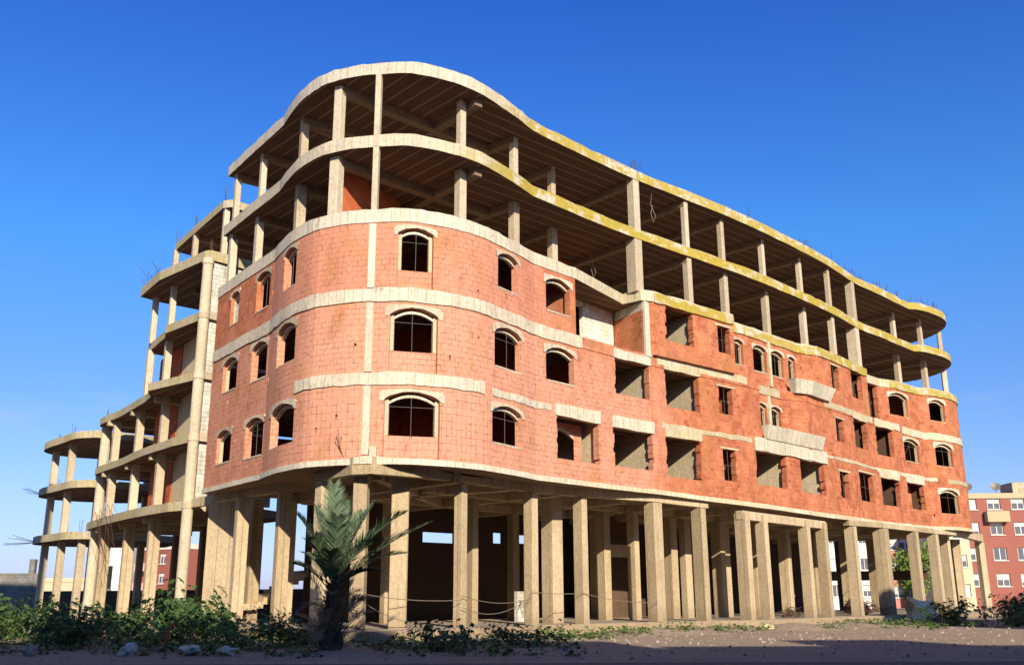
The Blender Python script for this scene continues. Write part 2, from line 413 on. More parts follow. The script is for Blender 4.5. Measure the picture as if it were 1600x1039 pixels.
def catmull(P, step):
    P = [Vector(p) for p in P]; out = []
    Q = [2 * P[0] - P[1]] + P + [2 * P[-1] - P[-2]]
    for i in range(1, len(Q) - 2):
        a, b, c, d = Q[i - 1:i + 3]; n = max(1, int(round((c - b).length / step)))
        for k in range(n):
            t = k / n
            out.append(.5 * ((2 * b) + (c - a) * t + (2 * a - 5 * b + 4 * c - d) * t * t + (-a + 3 * b - 3 * c + d) * t ** 3))
    return out
CP = catmull(H1, .3) + catmull(H2, .3) + catmull(H3, .6) + catmull(H4, .3) + [Vector(H4[-1])]
CS = [0.0]
for i in range(1, len(CP)): CS.append(CS[-1] + (CP[i] - CP[i - 1]).length)
CN = []
for i in range(len(CP)):
    e = (CP[min(i + 1, len(CP) - 1)] - CP[max(i - 1, 0)]).normalized(); CN.append(Vector((e.y, -e.x)))
SEND = CS[-1]
def _loc(s):
    lo, hi = 0, len(CS) - 1
    if s <= 0: return 0, 0.0
    if s >= CS[-1]: return len(CS) - 2, 1.0
    while hi - lo > 1:
        m = (lo + hi) // 2
        if CS[m] <= s: lo = m
        else: hi = m
    return lo, (s - CS[lo]) / (CS[hi] - CS[lo])
def pt(s, o=0.0):
    i, f = _loc(s)
    p = CP[i].lerp(CP[i + 1], f); n = CN[i].lerp(CN[i + 1], f).normalized()
    return p + n * o
def nrm(s):
    i, f = _loc(s); return CN[i].lerp(CN[i + 1], f).normalized()
def interp(x, X, Y):
    if x <= X[0]: return Y[0]
    for i in range(1, len(X)):
        if x <= X[i]: return Y[i - 1] + (Y[i] - Y[i - 1]) * (x - X[i - 1]) / (X[i] - X[i - 1])
    return Y[-1]
# the first floor sags a little along the long side
def warp(v):
    x, y, z = v
    d = interp(x, [-20, 6.5, 9, 13.7, 17, 21, 30, 40], [0, 0, -.1, -.2, -.28, -.26, -.16, -.16])
    w = max(0, z) / 5.4 if z < 5.4 else max(0, 1 - (z - 5.4) / 2.86)
    return (x, y, z + d * w)

ZB = {1: 5.4, 2: 8.22, 3: 11.22, 4: 14.22, 5: 17.25, 6: 20.27}
TH = {1: .2, 2: .40, 3: .48, 4: .5, 5: .48, 6: .48}
BK = [(-10.5, 46.3)] + [tuple(pt(s, -12)) for s in (24, 32, 40, 48, 56)] + [(19.5, 73.5), (26, 77.5)]
BK = BK[1:]

# how far each storey's wall stands in front of (+) or behind (-) the plan line
def off3(s): return interp(s, [28.4, 28.7, 34.7, 34.75, 42.0, 43.6, 51.0, 51.05, 54.3, 55.6, 58, 62], [0, .22, .25, -.45, -.45, 0, 0, -.75, -.75, -.3, -.15, 0])
def off2(s): return interp(s, [37.0, 37.05, 39.9, 41.6, 43.2], [0, -.5, -.5, .12, 0])
def off1(s): return 0.0
OFF = {1: off1, 2: off2, 3: off3}
BRK = {1: [], 2: [37.0, 37.05, 39.9, 41.6, 43.2], 3: [28.4, 28.7, 34.7, 34.75, 42.0, 43.6, 51.0, 51.05, 54.3, 55.6, 58]}

bld = empty('unfinished_building', (0, 40, 0), 'unfinished building with rounded corner, red block walls and open concrete floors on top', 'building')
bld.location = (0, 0, 0)

def sline(s0, s1, off, brk=(), step=None, extra=()):
    S = [s for s in CS if s0 < s < s1] + [s for s in list(brk) + list(extra) if s0 < s < s1] + [s0, s1]
    S = sorted(S); T = [S[0]]
    for s in S[1:]:
        if s - T[-1] > .012: T.append(s)
    return T

# ---------------------------------------------------------------- floor slabs
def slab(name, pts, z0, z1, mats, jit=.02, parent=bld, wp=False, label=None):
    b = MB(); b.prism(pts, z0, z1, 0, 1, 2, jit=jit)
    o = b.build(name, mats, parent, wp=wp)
    if label: o['label'] = label
    return o
def front(s0, s1, off, add=0.0, brk=()):
    return [tuple(pt(s, (off(s) if callable(off) else off) + add)) for s in sline(s0, s1, off, brk)]
def slab_pts(k):
    if k == 1: return front(0, SEND, 0.0, .06) + BK[::-1]
    if k == 2: return front(0, SEND, off1, -.02) + BK[::-1]
    if k == 3:
        return front(0, 36.98, 0.0, .03) + front(37.06, SEND, off2, .03, BRK[2]) + BK[::-1]
    if k == 4:
        return front(0, 23.55, 0.0, .03) + [(5.19, 43.24), (5.95, 42.62)] + front(28.7, 34.7, off3, .05, BRK[3]) + front(34.76, 50.98, off3, .03, BRK[3]) + front(51.06, SEND, off3, .03, BRK[3]) + BK[::-1]
    return front(0, SEND, 0.0) + BK[::-1]
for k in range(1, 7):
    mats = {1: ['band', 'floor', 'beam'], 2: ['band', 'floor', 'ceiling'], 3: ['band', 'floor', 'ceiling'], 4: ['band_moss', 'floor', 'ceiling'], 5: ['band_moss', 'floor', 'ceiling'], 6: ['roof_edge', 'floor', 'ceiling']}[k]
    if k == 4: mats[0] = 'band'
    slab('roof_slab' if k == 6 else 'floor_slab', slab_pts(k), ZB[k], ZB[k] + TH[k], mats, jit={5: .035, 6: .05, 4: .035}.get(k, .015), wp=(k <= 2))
# bands of poured concrete showing on the face at each floor, in runs like the casting
def band(s0, s1, off, z0, z1, proud=.03, mat='band', jit=.02, brk=(), name='concrete_band'):
    T = []
    for s in sline(s0, s1, off, brk): T.append(s)
    f = [pt(s, off(s) + proud) for s in T]; r = [pt(s, off(s) - .15) for s in T]
    b = MB(); n = len(T)
    zt = [z1 + rnd.uniform(-jit, jit) for _ in T]; zb = [z0 + rnd.uniform(-jit, jit) for _ in T]
    for i in range(n - 1):
        a, c = f[i], f[i + 1]
        b.face([(a.x, a.y, zb[i]), (c.x, c.y, zb[i + 1]), (c.x, c.y, zt[i + 1]), (a.x, a.y, zt[i])], [(T[i], z0), (T[i + 1], z0), (T[i + 1], z1), (T[i], z1)])
        p, q = r[i], r[i + 1]
        b.face([(a.x, a.y, zt[i]), (c.x, c.y, zt[i + 1]), (q.x, q.y, zt[i + 1]), (p.x, p.y, zt[i])])
        b.face([(a.x, a.y, zb[i]), (p.x, p.y, zb[i]), (q.x, q.y, zb[i + 1]), (c.x, c.y, zb[i + 1])])
    for i in (0, n - 1):
        a, p = f[i], r[i]
        b.face([(a.x, a.y, zb[i]), (p.x, p.y, zb[i]), (p.x, p.y, zt[i]), (a.x, a.y, zt[i])])
    return b.build(name, [mat], bld, wp=True)
# level 4 band
band(28.72, 34.68, off3, 14.2, 14.66, .09, 'band_moss', .03)
band(34.8, 43.5, off3, 14.16, 14.6, .07, 'roof_edge', .03, BRK[3])
band(43.62, 50.96, off3, 14.2, 14.7, .08, 'band_moss', .03)
band(55.2, SEND - 3, off3, 14.2, 14.66, .08, 'roof_edge', .03, BRK[3])
# level 3 band
band(0.05, 23.9, off1, 11.2, 11.7, .05, 'band', .03)
band(29.0, 35.9, off1, 11.36, 11.72, .05, 'band', .04)
band(37.1, 39.85, off2, 11.25, 11.7, .05, 'band', .03)
band(43.9, 51.1, off1, 11.3, 11.66, .05, 'band', .03)
band(51.4, 54.9, off1, 11.25, 11.66, .05, 'tray', .03)
band(55.3, SEND - 3, off1, 11.15, 11.62, .05, 'band', .03)
# level 2 band: clear at the rounded corner, thin and smeared elsewhere
band(9.6, 17.4, off1, 8.18, 8.62, .05, 'band', .03)
band(17.9, 21.9, off1, 8.24, 8.5, .03, 'tray', .05)
band(29.2, 36.0, off1, 8.40, 8.66, .03, 'band', .05)
band(43.4, 51.2, off1, 8.42, 8.60, .03, 'band', .03)
band(51.2, 59.5, off1, 8.34, 8.58, .03, 'tray', .04)
band(60.6, SEND - 3, off1, 8.3, 8.58, .03, 'band', .03)

# ---------------------------------------------------------------- brick walls with real openings
# storey, kind, s0, s1, sill, head
OPEN = [
(3,'fill',1.75,2.75,12.5,13.96),(3,'arch',4.65,6.02,12.42,14.02),(3,'arch',7.9,9.15,12.45,14.05),(3,'niche',13.76,15.08,11.72,14.00),
(3,'arch',18.25,19.62,12.54,14.02),(3,'arch',21.65,23.2,12.45,13.92),(3,'log',29.57,31.5,12.52,14.19),(3,'rect',33.4,34.36,12.6,13.95),
(3,'arch',35.6,36.5,12.5,13.82),(3,'arch',37.4,38.7,12.42,13.84),(3,'arch',39.15,40.45,12.42,13.84),(3,'arch',41.0,41.8,12.45,13.80),
(3,'rect',45.3,46.3,12.55,13.97),(3,'log',48.3,50.1,12.54,14.19),(3,'log',51.3,53.9,11.75,14.19),(3,'arch',55.0,57.2,12.43,13.95),(3,'arch',59.58,61.35,12.5,13.97),
(2,'arch',1.4,3.08,9.55,11.0),(2,'arch',4.6,6.17,9.48,11.03),(2,'arch',7.6,9.41,9.48,11.03),(2,'niche',13.55,15.31,8.64,10.97),(2,'arch',18.03,19.87,9.4,11.0),
(2,'arch',21.60,23.38,9.5,10.95),(2,'log',26.13,28.44,9.6,11.19),(2,'log',29.61,32.0,9.45,11.19),(2,'rect',33.53,34.6,9.6,10.95),
(2,'arch',37.4,38.45,9.5,10.75),(2,'arch',38.8,39.85,9.5,10.72),(2,'rect',45.28,46.34,9.52,10.85),(2,'log',48.0,50.1,9.51,11.19),(2,'log',51.54,53.8,9.43,11.19),
(2,'arch',55.4,57.7,9.43,10.92),(2,'arch',59.58,61.6,9.44,10.94),
(1,'arch',1.3,2.95,6.5,7.88),(1,'arch',4.45,6.28,6.38,7.92),(1,'arch',7.4,9.62,6.40,7.94),(1,'niche',13.44,15.44,5.62,7.93),(1,'arch',17.89,19.84,6.5,7.94),
(1,'log',22.24,24.87,6.39,8.1),(1,'log',25.91,28.50,6.42,8.07),(1,'log',29.48,31.85,6.28,8.07),(1,'rect',33.57,34.54,6.46,7.9),
(1,'log',36.31,39.1,6.48,8.07),(1,'log',40.58,43.2,6.48,8.05),(1,'rect',45.20,46.35,6.51,7.85),(1,'rect',48.1,50.35,6.55,8.07),(1,'log',51.61,54.0,6.52,8.04),
(1,'log',55.25,57.8,6.52,8.02),(1,'arch',59.5,61.75,6.40,7.9)]
def arch_z(o, s, drop=0.0, rise=None):
    s0, s1, zt = o[2], o[3], o[5]
    r = min(.24, (s1 - s0) * .145) if rise is None else rise
    t = (s - (s0 + s1) / 2) / ((s1 - s0) / 2)
    return zt - drop - r * t * t

def wall(storey, s0, s1, z0, z1, ops, off, mats, depth=.2, rough=True, name='brick_wall', parent=bld, brk=()):
    depth = .3
    holes = []   # rectangles
    for o in ops:
        a, b, lo, hi = o[2], o[3], o[4], o[5]
        holes.append((a, b, lo, hi))
        if rough and o[1] in ('log', 'rect'):
            z = math.floor(lo / .2) * .2
            while z < hi:
                l, r = max(lo, z), min(hi, z + .2)
                if r - l > .04:
                    for sd in (0, 1):
                        if rnd.random() < (.4 if o[1] == 'log' else .2):
                            w = rnd.choice((.02, .03, .05, .09))
                            holes.append((a - w, a + .001, l, r) if sd == 0 else (b - .001, b + w, l, r))
                z += .2
    # putlog holes
    for _ in range(int((s1 - s0) * .5)):
        a = rnd.uniform(s0 + .3, s1 - .3); lo = math.floor(rnd.uniform(z0 + .4, z1 - .5) / .2) * .2
        if all(not (a + .3 > o[2] and a - .2 < o[3] and lo < o[5] + .3 and lo + .2 > o[4] - .1) for o in ops):
            holes.append((a, a + rnd.choice((.08, .1)), lo, lo + rnd.choice((.1, .18))))
    Ss = set([s0, s1]) | set(s for s in CS if s0 < s < s1) | set(s for s in brk if s0 < s < s1)
    Zs = set([z0, z1])
    for a, b, l, h in holes: Ss |= {max(s0, a), min(s1, b)}; Zs |= {max(z0, l), min(z1, h)}
    def thin(A):
        A = sorted(A); T = [A[0]]
        for x in A[1:]:
            if x - T[-1] > .004: T.append(x)
        T[-1] = A[-1]; return T
    Ss, Zs = thin(Ss), thin(Zs); ns, nz_ = len(Ss) - 1, len(Zs) - 1
    fill = [[True] * nz_ for _ in range(ns)]
    for a, b, l, h in holes:
        for i in range(ns):
            sm = (Ss[i] + Ss[i + 1]) / 2
            if a < sm < b:
                for j in range(nz_):
                    if l < (Zs[j] + Zs[j + 1]) / 2 < h: fill[i][j] = False
    F = [pt(s, off(s)) for s in Ss]; B = [pt(s, off(s) - depth) for s in Ss]
    m = MB()
    V = lambda P, z: (P.x, P.y, z)
    for i in range(ns):
        j = 0
        while j < nz_:
            if not fill[i][j]: j += 1; continue
            k = j
            while k + 1 < nz_ and fill[i][k + 1]: k += 1
            # merge only where neighbours allow; keep simple full runs
            za, zb = Zs[j], Zs[k + 1]
            m.face([V(F[i], za), V(F[i + 1], za), V(F[i + 1], zb), V(F[i], zb)], [(Ss[i], za), (Ss[i + 1], za), (Ss[i + 1], zb), (Ss[i], zb)])
            m.face([V(B[i + 1], za), V(B[i], za), V(B[i], zb), V(B[i + 1], zb)], [(Ss[i + 1], za), (Ss[i], za), (Ss[i], zb), (Ss[i + 1], zb)])
            m.face([V(F[i], zb), V(F[i + 1], zb), V(B[i + 1], zb), V(B[i], zb)], [(Ss[i], zb), (Ss[i + 1], zb), (Ss[i + 1], zb + depth), (Ss[i], zb + depth)])
            m.face([V(F[i], za), V(B[i], za), V(B[i + 1], za), V(F[i + 1], za)], [(Ss[i], za), (Ss[i], za - depth), (Ss[i + 1], za - depth), (Ss[i + 1], za)])
            j = k + 1
    for i in range(ns + 1):
        for j in range(nz_):
            L = fill[i - 1][j] if i > 0 else False
            Rr = fill[i][j] if i < ns else False
            if L != Rr:
                za, zb = Zs[j], Zs[j + 1]; s = Ss[i]
                q = [V(F[i], za), V(B[i], za), V(B[i], zb), V(F[i], zb)]; uu = [(s, za), (s + depth, za), (s + depth, zb), (s, zb)]
                if not L: q, uu = q[::-1], uu[::-1]
                m.face(q, uu)
    # spandrels over the arches
    for o in ops:
        if o[1] in ('arch', 'niche', 'fill'):
            a, b, zt = o[2], o[3], o[5]; N = 14
            for i in range(N):
                sa, sb = a + (b - a) * i / N, a + (b - a) * (i + 1) / N
                za, zb = arch_z(o, sa), arch_z(o, sb)
                fa, fb, ba, bb = pt(sa, off(sa)), pt(sb, off(sb)), pt(sa, off(sa) - depth), pt(sb, off(sb) - depth)
                m.face([V(fa, za), V(fb, zb), V(fb, zt + .001), V(fa, zt + .001)], [(sa, za), (sb, zb), (sb, zt), (sa, zt)])
                m.face([V(fa, za), V(ba, za), V(bb, zb), V(fb, zb)], [(sa, za), (sa, za + depth), (sb, zb + depth), (sb, zb)])
                m.face([V(bb, zb), V(ba, za), V(ba, zt + .001), V(bb, zt + .001)])
    return m.build(name, mats, parent, wp=True, merge=False)

def ops_in(st, a, b): return [o for o in OPEN if o[0] == st and a <= o[2] and o[3] <= b]
def seg_wall(st, a, b, z0, z1, label=None):
    o = wall(st, a, b, z0, z1, ops_in(st, a, b), OFF[st], ['brick'], brk=BRK[st])
    if label: o['label'] = label
    return o
END = SEND - .05
seg_wall(1, 0.02, 21.3, 5.6, 8.215, 'faded pink block wall of the lowest brick storey round the corner')
seg_wall(1, 21.3, END, 5.6, 8.215, 'orange block wall of the lowest brick storey along the long side')
seg_wall(2, 0.02, 21.3, 8.62, 11.215)
seg_wall(2, 21.3, END, 8.62, 11.215)
seg_wall(3, 0.02, 21.3, 11.70, 14.215)
seg_wall(3, 21.3, 23.55, 11.70, 14.215)
seg_wall(3, 28.45, 34.70, 11.70, 14.215)
seg_wall(3, 34.75, 51.0, 11.70, 14.215)
seg_wall(3, 51.05, END, 11.70, 14.215)
# masonry between band levels of slabs 2, 3 (fills behind the thin bands)
def strip(s0, s1, off, z0, z1, mat='brick', proud=0.0, brk=(), name='brick_course', depth=.19):
    T = sline(s0, s1, off, brk); b = MB()
    for i in range(len(T) - 1):
        sa, sb = T[i], T[i + 1]; a, c, p, q = pt(sa, off(sa) + proud), pt(sb, off(sb) + proud), pt(sa, off(sa) - depth), pt(sb, off(sb) - depth)
        b.face([(a.x, a.y, z0), (c.x, c.y, z0), (c.x, c.y, z1), (a.x, a.y, z1)], [(sa, z0), (sb, z0), (sb, z1), (sa, z1)])
        b.face([(a.x, a.y, z1), (c.x, c.y, z1), (q.x, q.y, z1), (p.x, p.y, z1)])
        b.face([(a.x, a.y, z0), (p.x, p.y, z0), (q.x, q.y, z0), (c.x, c.y, z0)])
    for s in (T[0], T[-1]):
        a, p = pt(s, off(s) + proud), pt(s, off(s) - depth)
        b.face([(a.x, a.y, z0), (p.x, p.y, z0), (p.x, p.y, z1), (a.x, a.y, z1)])
    return b.build(name, [mat], bld, wp=True)
strip(0.02, END, off1, 8.216, 8.619, 'brick')
strip(0.02, END, off2, 11.216, 11.699, 'brick', .035, BRK[2])

# ---------------------------------------------------------------- windows: inner jamb panel, arch lintel, hood, bars
def inner_panel(o, w):
    """masonry set back in the reveal with its own lower arch; returns the window object"""
    st, kind, s0, s1, lo, hi = o; off = OFF[st]
    inset, ed = .15, .29
    if kind == 'niche': a, b, l, t = s0 + .13, s1 - .13, [6.42, 9.42, 12.42][st - 1] + .0, hi - .18
    else: a, b, l, t = s0 + .02, s1 - .02, lo + .0, hi - .15
    f = lambda s, d: pt(s, off(s) - d)
    m = MB(); N = 12
    io = (st, 'arch', a, b, l, t)
    V = lambda P, z: (P.x, P.y, z)
    # spandrel ring between outer arch and inner arch (set back), pale mortar
    for i in range(N):
        sa, sb = a + (b - a) * i / N, a + (b - a) * (i + 1) / N
        za, zb = arch_z(io, sa), arch_z(io, sb)
        p, q, r_, v = f(sa, inset), f(sb, inset), f(sa, ed), f(sb, ed)
        m.face([V(p, za), V(q, zb), V(q, zb + .09), V(p, za + .09)], None, 0)
        m.face([V(p, za), V(r_, za), V(v, zb), V(q, zb)], None, 0)
        m.face([V(p, za + .09), V(q, zb + .09), V(v, zb + .09), V(r_, za + .09)], None, 0)
    # jamb strips, sill
    for (x0, x1) in ((s0, a), (b, s1)):
        if x1 - x0 > .02:
            za = min(arch_z(o, x0), arch_z(o, x1)) - .02
            p, q, r_, v = f(x0, inset), f(x1, inset), f(x0, ed), f(x1, ed)
            m.face([V(p, l), V(q, l), V(q, za), V(p, za)], None, 1)
            e, e2 = (q, v) if x0 == s0 else (p, r_)
            m.face([V(e, l), V(e2, l), V(e2, za), V(e, za)], None, 1)
    if kind == 'niche':
        p, q = f(s0, inset), f(s1, inset)
        m.face([V(p, lo), V(q, lo), V(q, l), V(p, l)], [(s0, lo), (s1, lo), (s1, l), (s0, l)], 2)
    # sill
    p, q, r_, v = f(s0 + .02, -.02), f(s1 - .02, -.02), f(s0 + .02, ed), f(s1 - .02, ed)
    zz = l
    ob = m.build('window', ['band', 'plaster', 'brick'], bld, wp=True, merge=True)
    if kind != 'niche':
        m = MB()
        m.face([V(p, zz - .05), V(q, zz - .05), V(q, zz + .012), V(p, zz + .012)], None, 0)
        m.face([V(p, zz + .012), V(q, zz + .012), V(v, zz + .012), V(r_, zz + .012)], None, 0)
        m.build('window_sill', ['band'], ob, wp=True)
    # hood of mortar over the outer arch
    h = MB(); ex = min(.17, (s1 - s0) * .11); N2 = 18; tl, tr_, hh_ = rnd.uniform(.02, .12), rnd.uniform(.02, .12), rnd.uniform(.06, .13); cen = (s0 + s1) / 2
    def bot(s): return arch_z(o, s) if s0 <= s <= s1 else arch_z(o, s0) - .06 - rnd.uniform(0, .05)
    def tp(s): k = abs(s - cen) / ((s1 - s0) / 2 + ex); return hi + hh_ - (tl if s < cen else tr_) * k * k - (.10 if k > .93 else 0)
    zs2 = [s0 - ex + (s1 - s0 + 2 * ex) * i / N2 for i in range(N2 + 1)]
    bz = [bot(s) + rnd.uniform(-.008, .008) for s in zs2]; tz = [tp(s) + rnd.uniform(-.022, .015) for s in zs2]
    for i in range(N2):
        A, Bq, za, zb, t0, t1 = zs2[i], zs2[i + 1], bz[i], bz[i + 1], tz[i], tz[i + 1]
        p, q, r_, v = f(A, -.035), f(Bq, -.035), f(A, .02), f(Bq, .02)
        h.face([V(p, za), V(q, zb), V(q, t1), V(p, t0)], [(A, za), (Bq, zb), (Bq, t1), (A, t0)])
        h.face([V(p, za), V(r_, za), V(v, zb), V(q, zb)], None)
        h.face([V(p, t0), V(q, t1), V(v, t1), V(r_, t0)], None)
    h.build('arch_hood', ['hood'], ob, wp=True)
    # thin steel bars
    bb = MB(); r = .009
    mid = (a + b) / 2 + rnd.uniform(-.05, .05) * (b - a)
    c = f(mid, .16); bb.tube([(c.x, c.y, l), (c.x, c.y, arch_z(io, mid))], r, 4)
    zc = t - .32; pL, pR = f(a, .16), f(b, .16)
    bb.tube([(pL.x, pL.y, zc), (pR.x, pR.y, zc)], r, 4)
    if rnd.random() < .12: bb.tube([(pL.x, pL.y, l + .1), (c.x, c.y, zc + .1)], r * .8, 4)
    if kind == 'niche' or rnd.random() < .5: bb.build('window_bars', ['bars'], ob, wp=True)
    return ob
def block_fill(o):
    st, kind, s0, s1, lo, hi = o; off = OFF[st]
    f = lambda s, d: pt(s, off(s) - d); b = MB()
    p, q = f(s0, .2), f(s1, .2); z1 = hi - .48
    b.face([(p.x, p.y, lo), (q.x, q.y, lo), (q.x, q.y, z1), (p.x, p.y, z1)], [(s0, lo), (s1, lo), (s1, z1), (s0, z1)])
    r_, v = f(s0, .28), f(s1, .28)
    b.face([(p.x, p.y, z1), (q.x, q.y, z1), (v.x, v.y, z1), (r_.x, r_.y, z1)])
    return b
def rect_window(o):
    st, kind, s0, s1, lo, hi = o; off = OFF[st]
    f = lambda s, d: pt(s, off(s) - d); b = MB()
    # thin lintel over it
    A, Bq = s0 - .22, s1 + .25
    p, q, r_, v = f(A, -.03), f(Bq, -.03), f(A, .05), f(Bq, .05)
    za, zb = hi, hi + .09
    b.face([(p.x, p.y, za), (q.x, q.y, za), (q.x, q.y, zb), (p.x, p.y, zb)])
    b.face([(p.x, p.y, zb), (q.x, q.y, zb), (v.x, v.y, zb), (r_.x, r_.y, zb)])
    b.face([(p.x, p.y, za), (r_.x, r_.y, za), (v.x, v.y, za), (q.x, q.y, za)])
    ob = b.build('window', ['band'], bld, wp=True)
    c = MB(); n = 1
    for k in range(n):
        s = s0 + (s1 - s0) * (k + 1) / (n + 1); x = f(s, .12); c.tube([(x.x, x.y, lo), (x.x, x.y, hi)], .009, 4)
    a_, b_ = f(s0, .12), f(s1, .12); zc = (lo + hi) / 2
    c.tube([(a_.x, a_.y, zc), (b_.x, b_.y, zc)], .009, 4)
    c.build('window_bars', ['bars'], ob, wp=True)
def loggia(o):
    st, kind, s0, s1, lo, hi = o; off = OFF[st]
    fz = {1: 5.61, 2: 8.63, 3: 11.71}[st]; cz = ZB[st + 1] - .004
    f = lambda s, d: pt(s, off(s) - d)
    dp = 2.6
    A, Bq = s0 - .35, s1 + .16
    # right-hand return wall, rough plaster, with its ragged inner end
    b = MB()
    p = f(Bq, .29); n = nrm(Bq)
    e = Vector((-n.y, n.x))
    def P(d, t=0.0): return p - n * d + e * t
    q = P(dp)
    b.face([(p.x, p.y, fz), (q.x, q.y, fz), (q.x, q.y, cz), (p.x, p.y, cz)], [(0, fz), (dp, fz), (dp, cz), (0, cz)])
    x = P(0, .2); y = P(dp, .2)
    b.face([(x.x, x.y, fz), (y.x, y.y, fz), (y.x, y.y, cz), (x.x, x.y, cz)])
    b.build('loggia_side_wall', ['plaster' if s0 < 47 else 'brown'], bld, wp=True)  # right-end ones take the plaster with shade in its colour
    # back wall with a doorway, recess shade put into its dark colour
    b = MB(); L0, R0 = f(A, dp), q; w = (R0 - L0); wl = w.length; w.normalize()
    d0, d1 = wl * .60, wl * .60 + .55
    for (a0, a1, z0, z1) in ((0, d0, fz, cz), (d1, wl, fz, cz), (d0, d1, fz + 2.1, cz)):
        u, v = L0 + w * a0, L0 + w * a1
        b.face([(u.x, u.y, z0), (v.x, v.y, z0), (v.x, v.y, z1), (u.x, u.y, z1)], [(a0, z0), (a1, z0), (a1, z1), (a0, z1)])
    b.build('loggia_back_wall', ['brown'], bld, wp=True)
    # lintel of poured concrete over it
    if st in (1, 2) and (st == 1 or s0 < 33 or s0 > 47):
        band(s0 - .12, s1 + .12, off, hi - .0, {1: 8.60, 2: 11.6}[st], .055 if st == 1 else .06, 'band' if rnd.random() < .7 else 'tray', .025, name='concrete_lintel')
for o in OPEN:
    if o[1] in ('arch', 'niche', 'fill'):
        w = inner_panel(o, None)
        if o[1] == 'fill': block_fill(o).build('block_infill', ['cmu_w'], w, wp=True)
    elif o[1] == 'rect': rect_window(o)
    else: loggia(o)
# arched window deep inside one loggia and one more at the right end
for s0, s1 in ((22.5, 24.3), (55.5, 57.4)):
    f = lambda s, d: pt(s, -d)
    b = MB(); N = 12
    for i in range(N):
        sa, sb = s0 + (s1 - s0) * i / N, s0 + (s1 - s0) * (i + 1) / N
        t = lambda s: 7.75 - .3 * ((s - (s0 + s1) / 2) / ((s1 - s0) / 2)) ** 2
        p, q = f(sa, .9), f(sb, .9); v, w = f(sa, 1.05), f(sb, 1.05)
        b.face([(p.x, p.y, t(sa)), (q.x, q.y, t(sb)), (q.x, q.y, t(sb) + .1), (p.x, p.y, t(sa) + .1)])
        b.face([(p.x, p.y, t(sa)), (v.x, v.y, t(sa)), (w.x, w.y, t(sb)), (q.x, q.y, t(sb))])
        b.face([(p.x, p.y, t(sa) + .1), (q.x, q.y, t(sb) + .1), (q.x, q.y, 8.1), (p.x, p.y, 8.1)], [(sa, 7.8), (sb, 7.8), (sb, 8.1), (sa, 8.1)], 1)
    for (x0, x1, z0, z1) in ((s1, s1 + .5, 5.7, 8.1), (s0 - .3, s0, 5.7, 8.1), (s0, s1, 5.7, 6.5)):
        p, q = f(x0, .9), f(x1, .9)
        b.face([(p.x, p.y, z0), (q.x, q.y, z0), (q.x, q.y, z1), (p.x, p.y, z1)], [(x0, z0), (x1, z0), (x1, z1), (x0, z1)], 1)
    b.build('inner_arch_window', ['band', 'brick'], bld, wp=True)

# ---------------------------------------------------------------- pilasters
def pilaster(s, w, z0, z1, off, proud=.06, mat='band'):
    b = MB(); a, c = pt(s - w / 2, off + proud), pt(s + w / 2, off + proud); p, q = pt(s - w / 2, off - .1), pt(s + w / 2, off - .1)
    b.prism([a, c, q, p], z0, z1)
    return b.build('pilaster', [mat], bld, wp=True)
for z0, z1 in ((5.75, 8.15), (8.65, 11.17), (11.73, 14.17)):
    pilaster(12.82, .26, z0, z1, 0, .045, 'band' if z0 > 8 else 'tray')
pilaster(38.95, .22, 11.75, 14.15, -.45, .09); pilaster(38.62, .26, 8.7, 11.2, -.5, .10)
pilaster(28.42, .42, 11.6, 14.66, 0, .1, 'tray')
pilaster(28.72, .30, 8.7, 11.2, 0, .03, 'brick')

# ---------------------------------------------------------------- the open notch of the top brick storey
def vwall(A, B, z0, z1, th, mat, name, parent=bld, door=None, wp=False, label=None):
    A, B = Vector(A), Vector(B); e = (B - A); L = e.length; e.normalize(); n = Vector((e.y, -e.x))
    b = MB()
    segs = [(0, L, z0, z1)]
    if door:
        d0, d1, dz0, dz1 = door; segs = [(0, d0, z0, z1), (d1, L, z0, z1), (d0, d1, z0, dz0), (d0, d1, dz1, z1)]
    for a0, a1, x0, x1 in segs:
        if a1 - a0 < .01 or x1 - x0 < .01: continue
        P = [A + e * a0, A + e * a1, A + e * a1 - n * th, A + e * a0 - n * th]
        uv = [(a0, x0), (a1, x0), (a1, x1), (a0, x1)]
        b.face([(P[0].x, P[0].y, x0), (P[1].x, P[1].y, x0), (P[1].x, P[1].y, x1), (P[0].x, P[0].y, x1)], uv)
        b.face([(P[2].x, P[2].y, x0), (P[3].x, P[3].y, x0), (P[3].x, P[3].y, x1), (P[2].x, P[2].y, x1)], [uv[1], uv[0], uv[3], uv[2]])
        b.face([(P[1].x, P[1].y, x0), (P[2].x, P[2].y, x0), (P[2].x, P[2].y, x1), (P[1].x, P[1].y, x1)], [(0, x0), (th, x0), (th, x1), (0, x1)])
        b.face([(P[3].x, P[3].y, x0), (P[0].x, P[0].y, x0), (P[0].x, P[0].y, x1), (P[3].x, P[3].y, x1)], [(0, x0), (th, x0), (th, x1), (0, x1)])
        b.face([(P[0].x, P[0].y, x1), (P[1].x, P[1].y, x1), (P[2].x, P[2].y, x1), (P[3].x, P[3].y, x1)])
        b.face([(P[3].x, P[3].y, x0), (P[2].x, P[2].y, x0), (P[1].x, P[1].y, x0), (P[0].x, P[0].y, x0)])
    o = b.build(name, [mat], parent, wp=wp, merge=False)
    if label: o['label'] = label
    return o
vwall((2.0, 41.18), (4.86, 44.7), 11.705, 14.21, .2, 'cmu_w', 'block_wall', door=(1.15, 2.0, 12.5, 13.95), label='pale block wall with a square window hole in the notch')
vwall((4.88, 44.75), (6.02, 42.75), 11.705, 13.80, .2, 'brick', 'brick_wall')
vwall((4.90, 44.75), (6.05, 42.72), 13.80, 14.21, .24, 'tray', 'notch_beam')
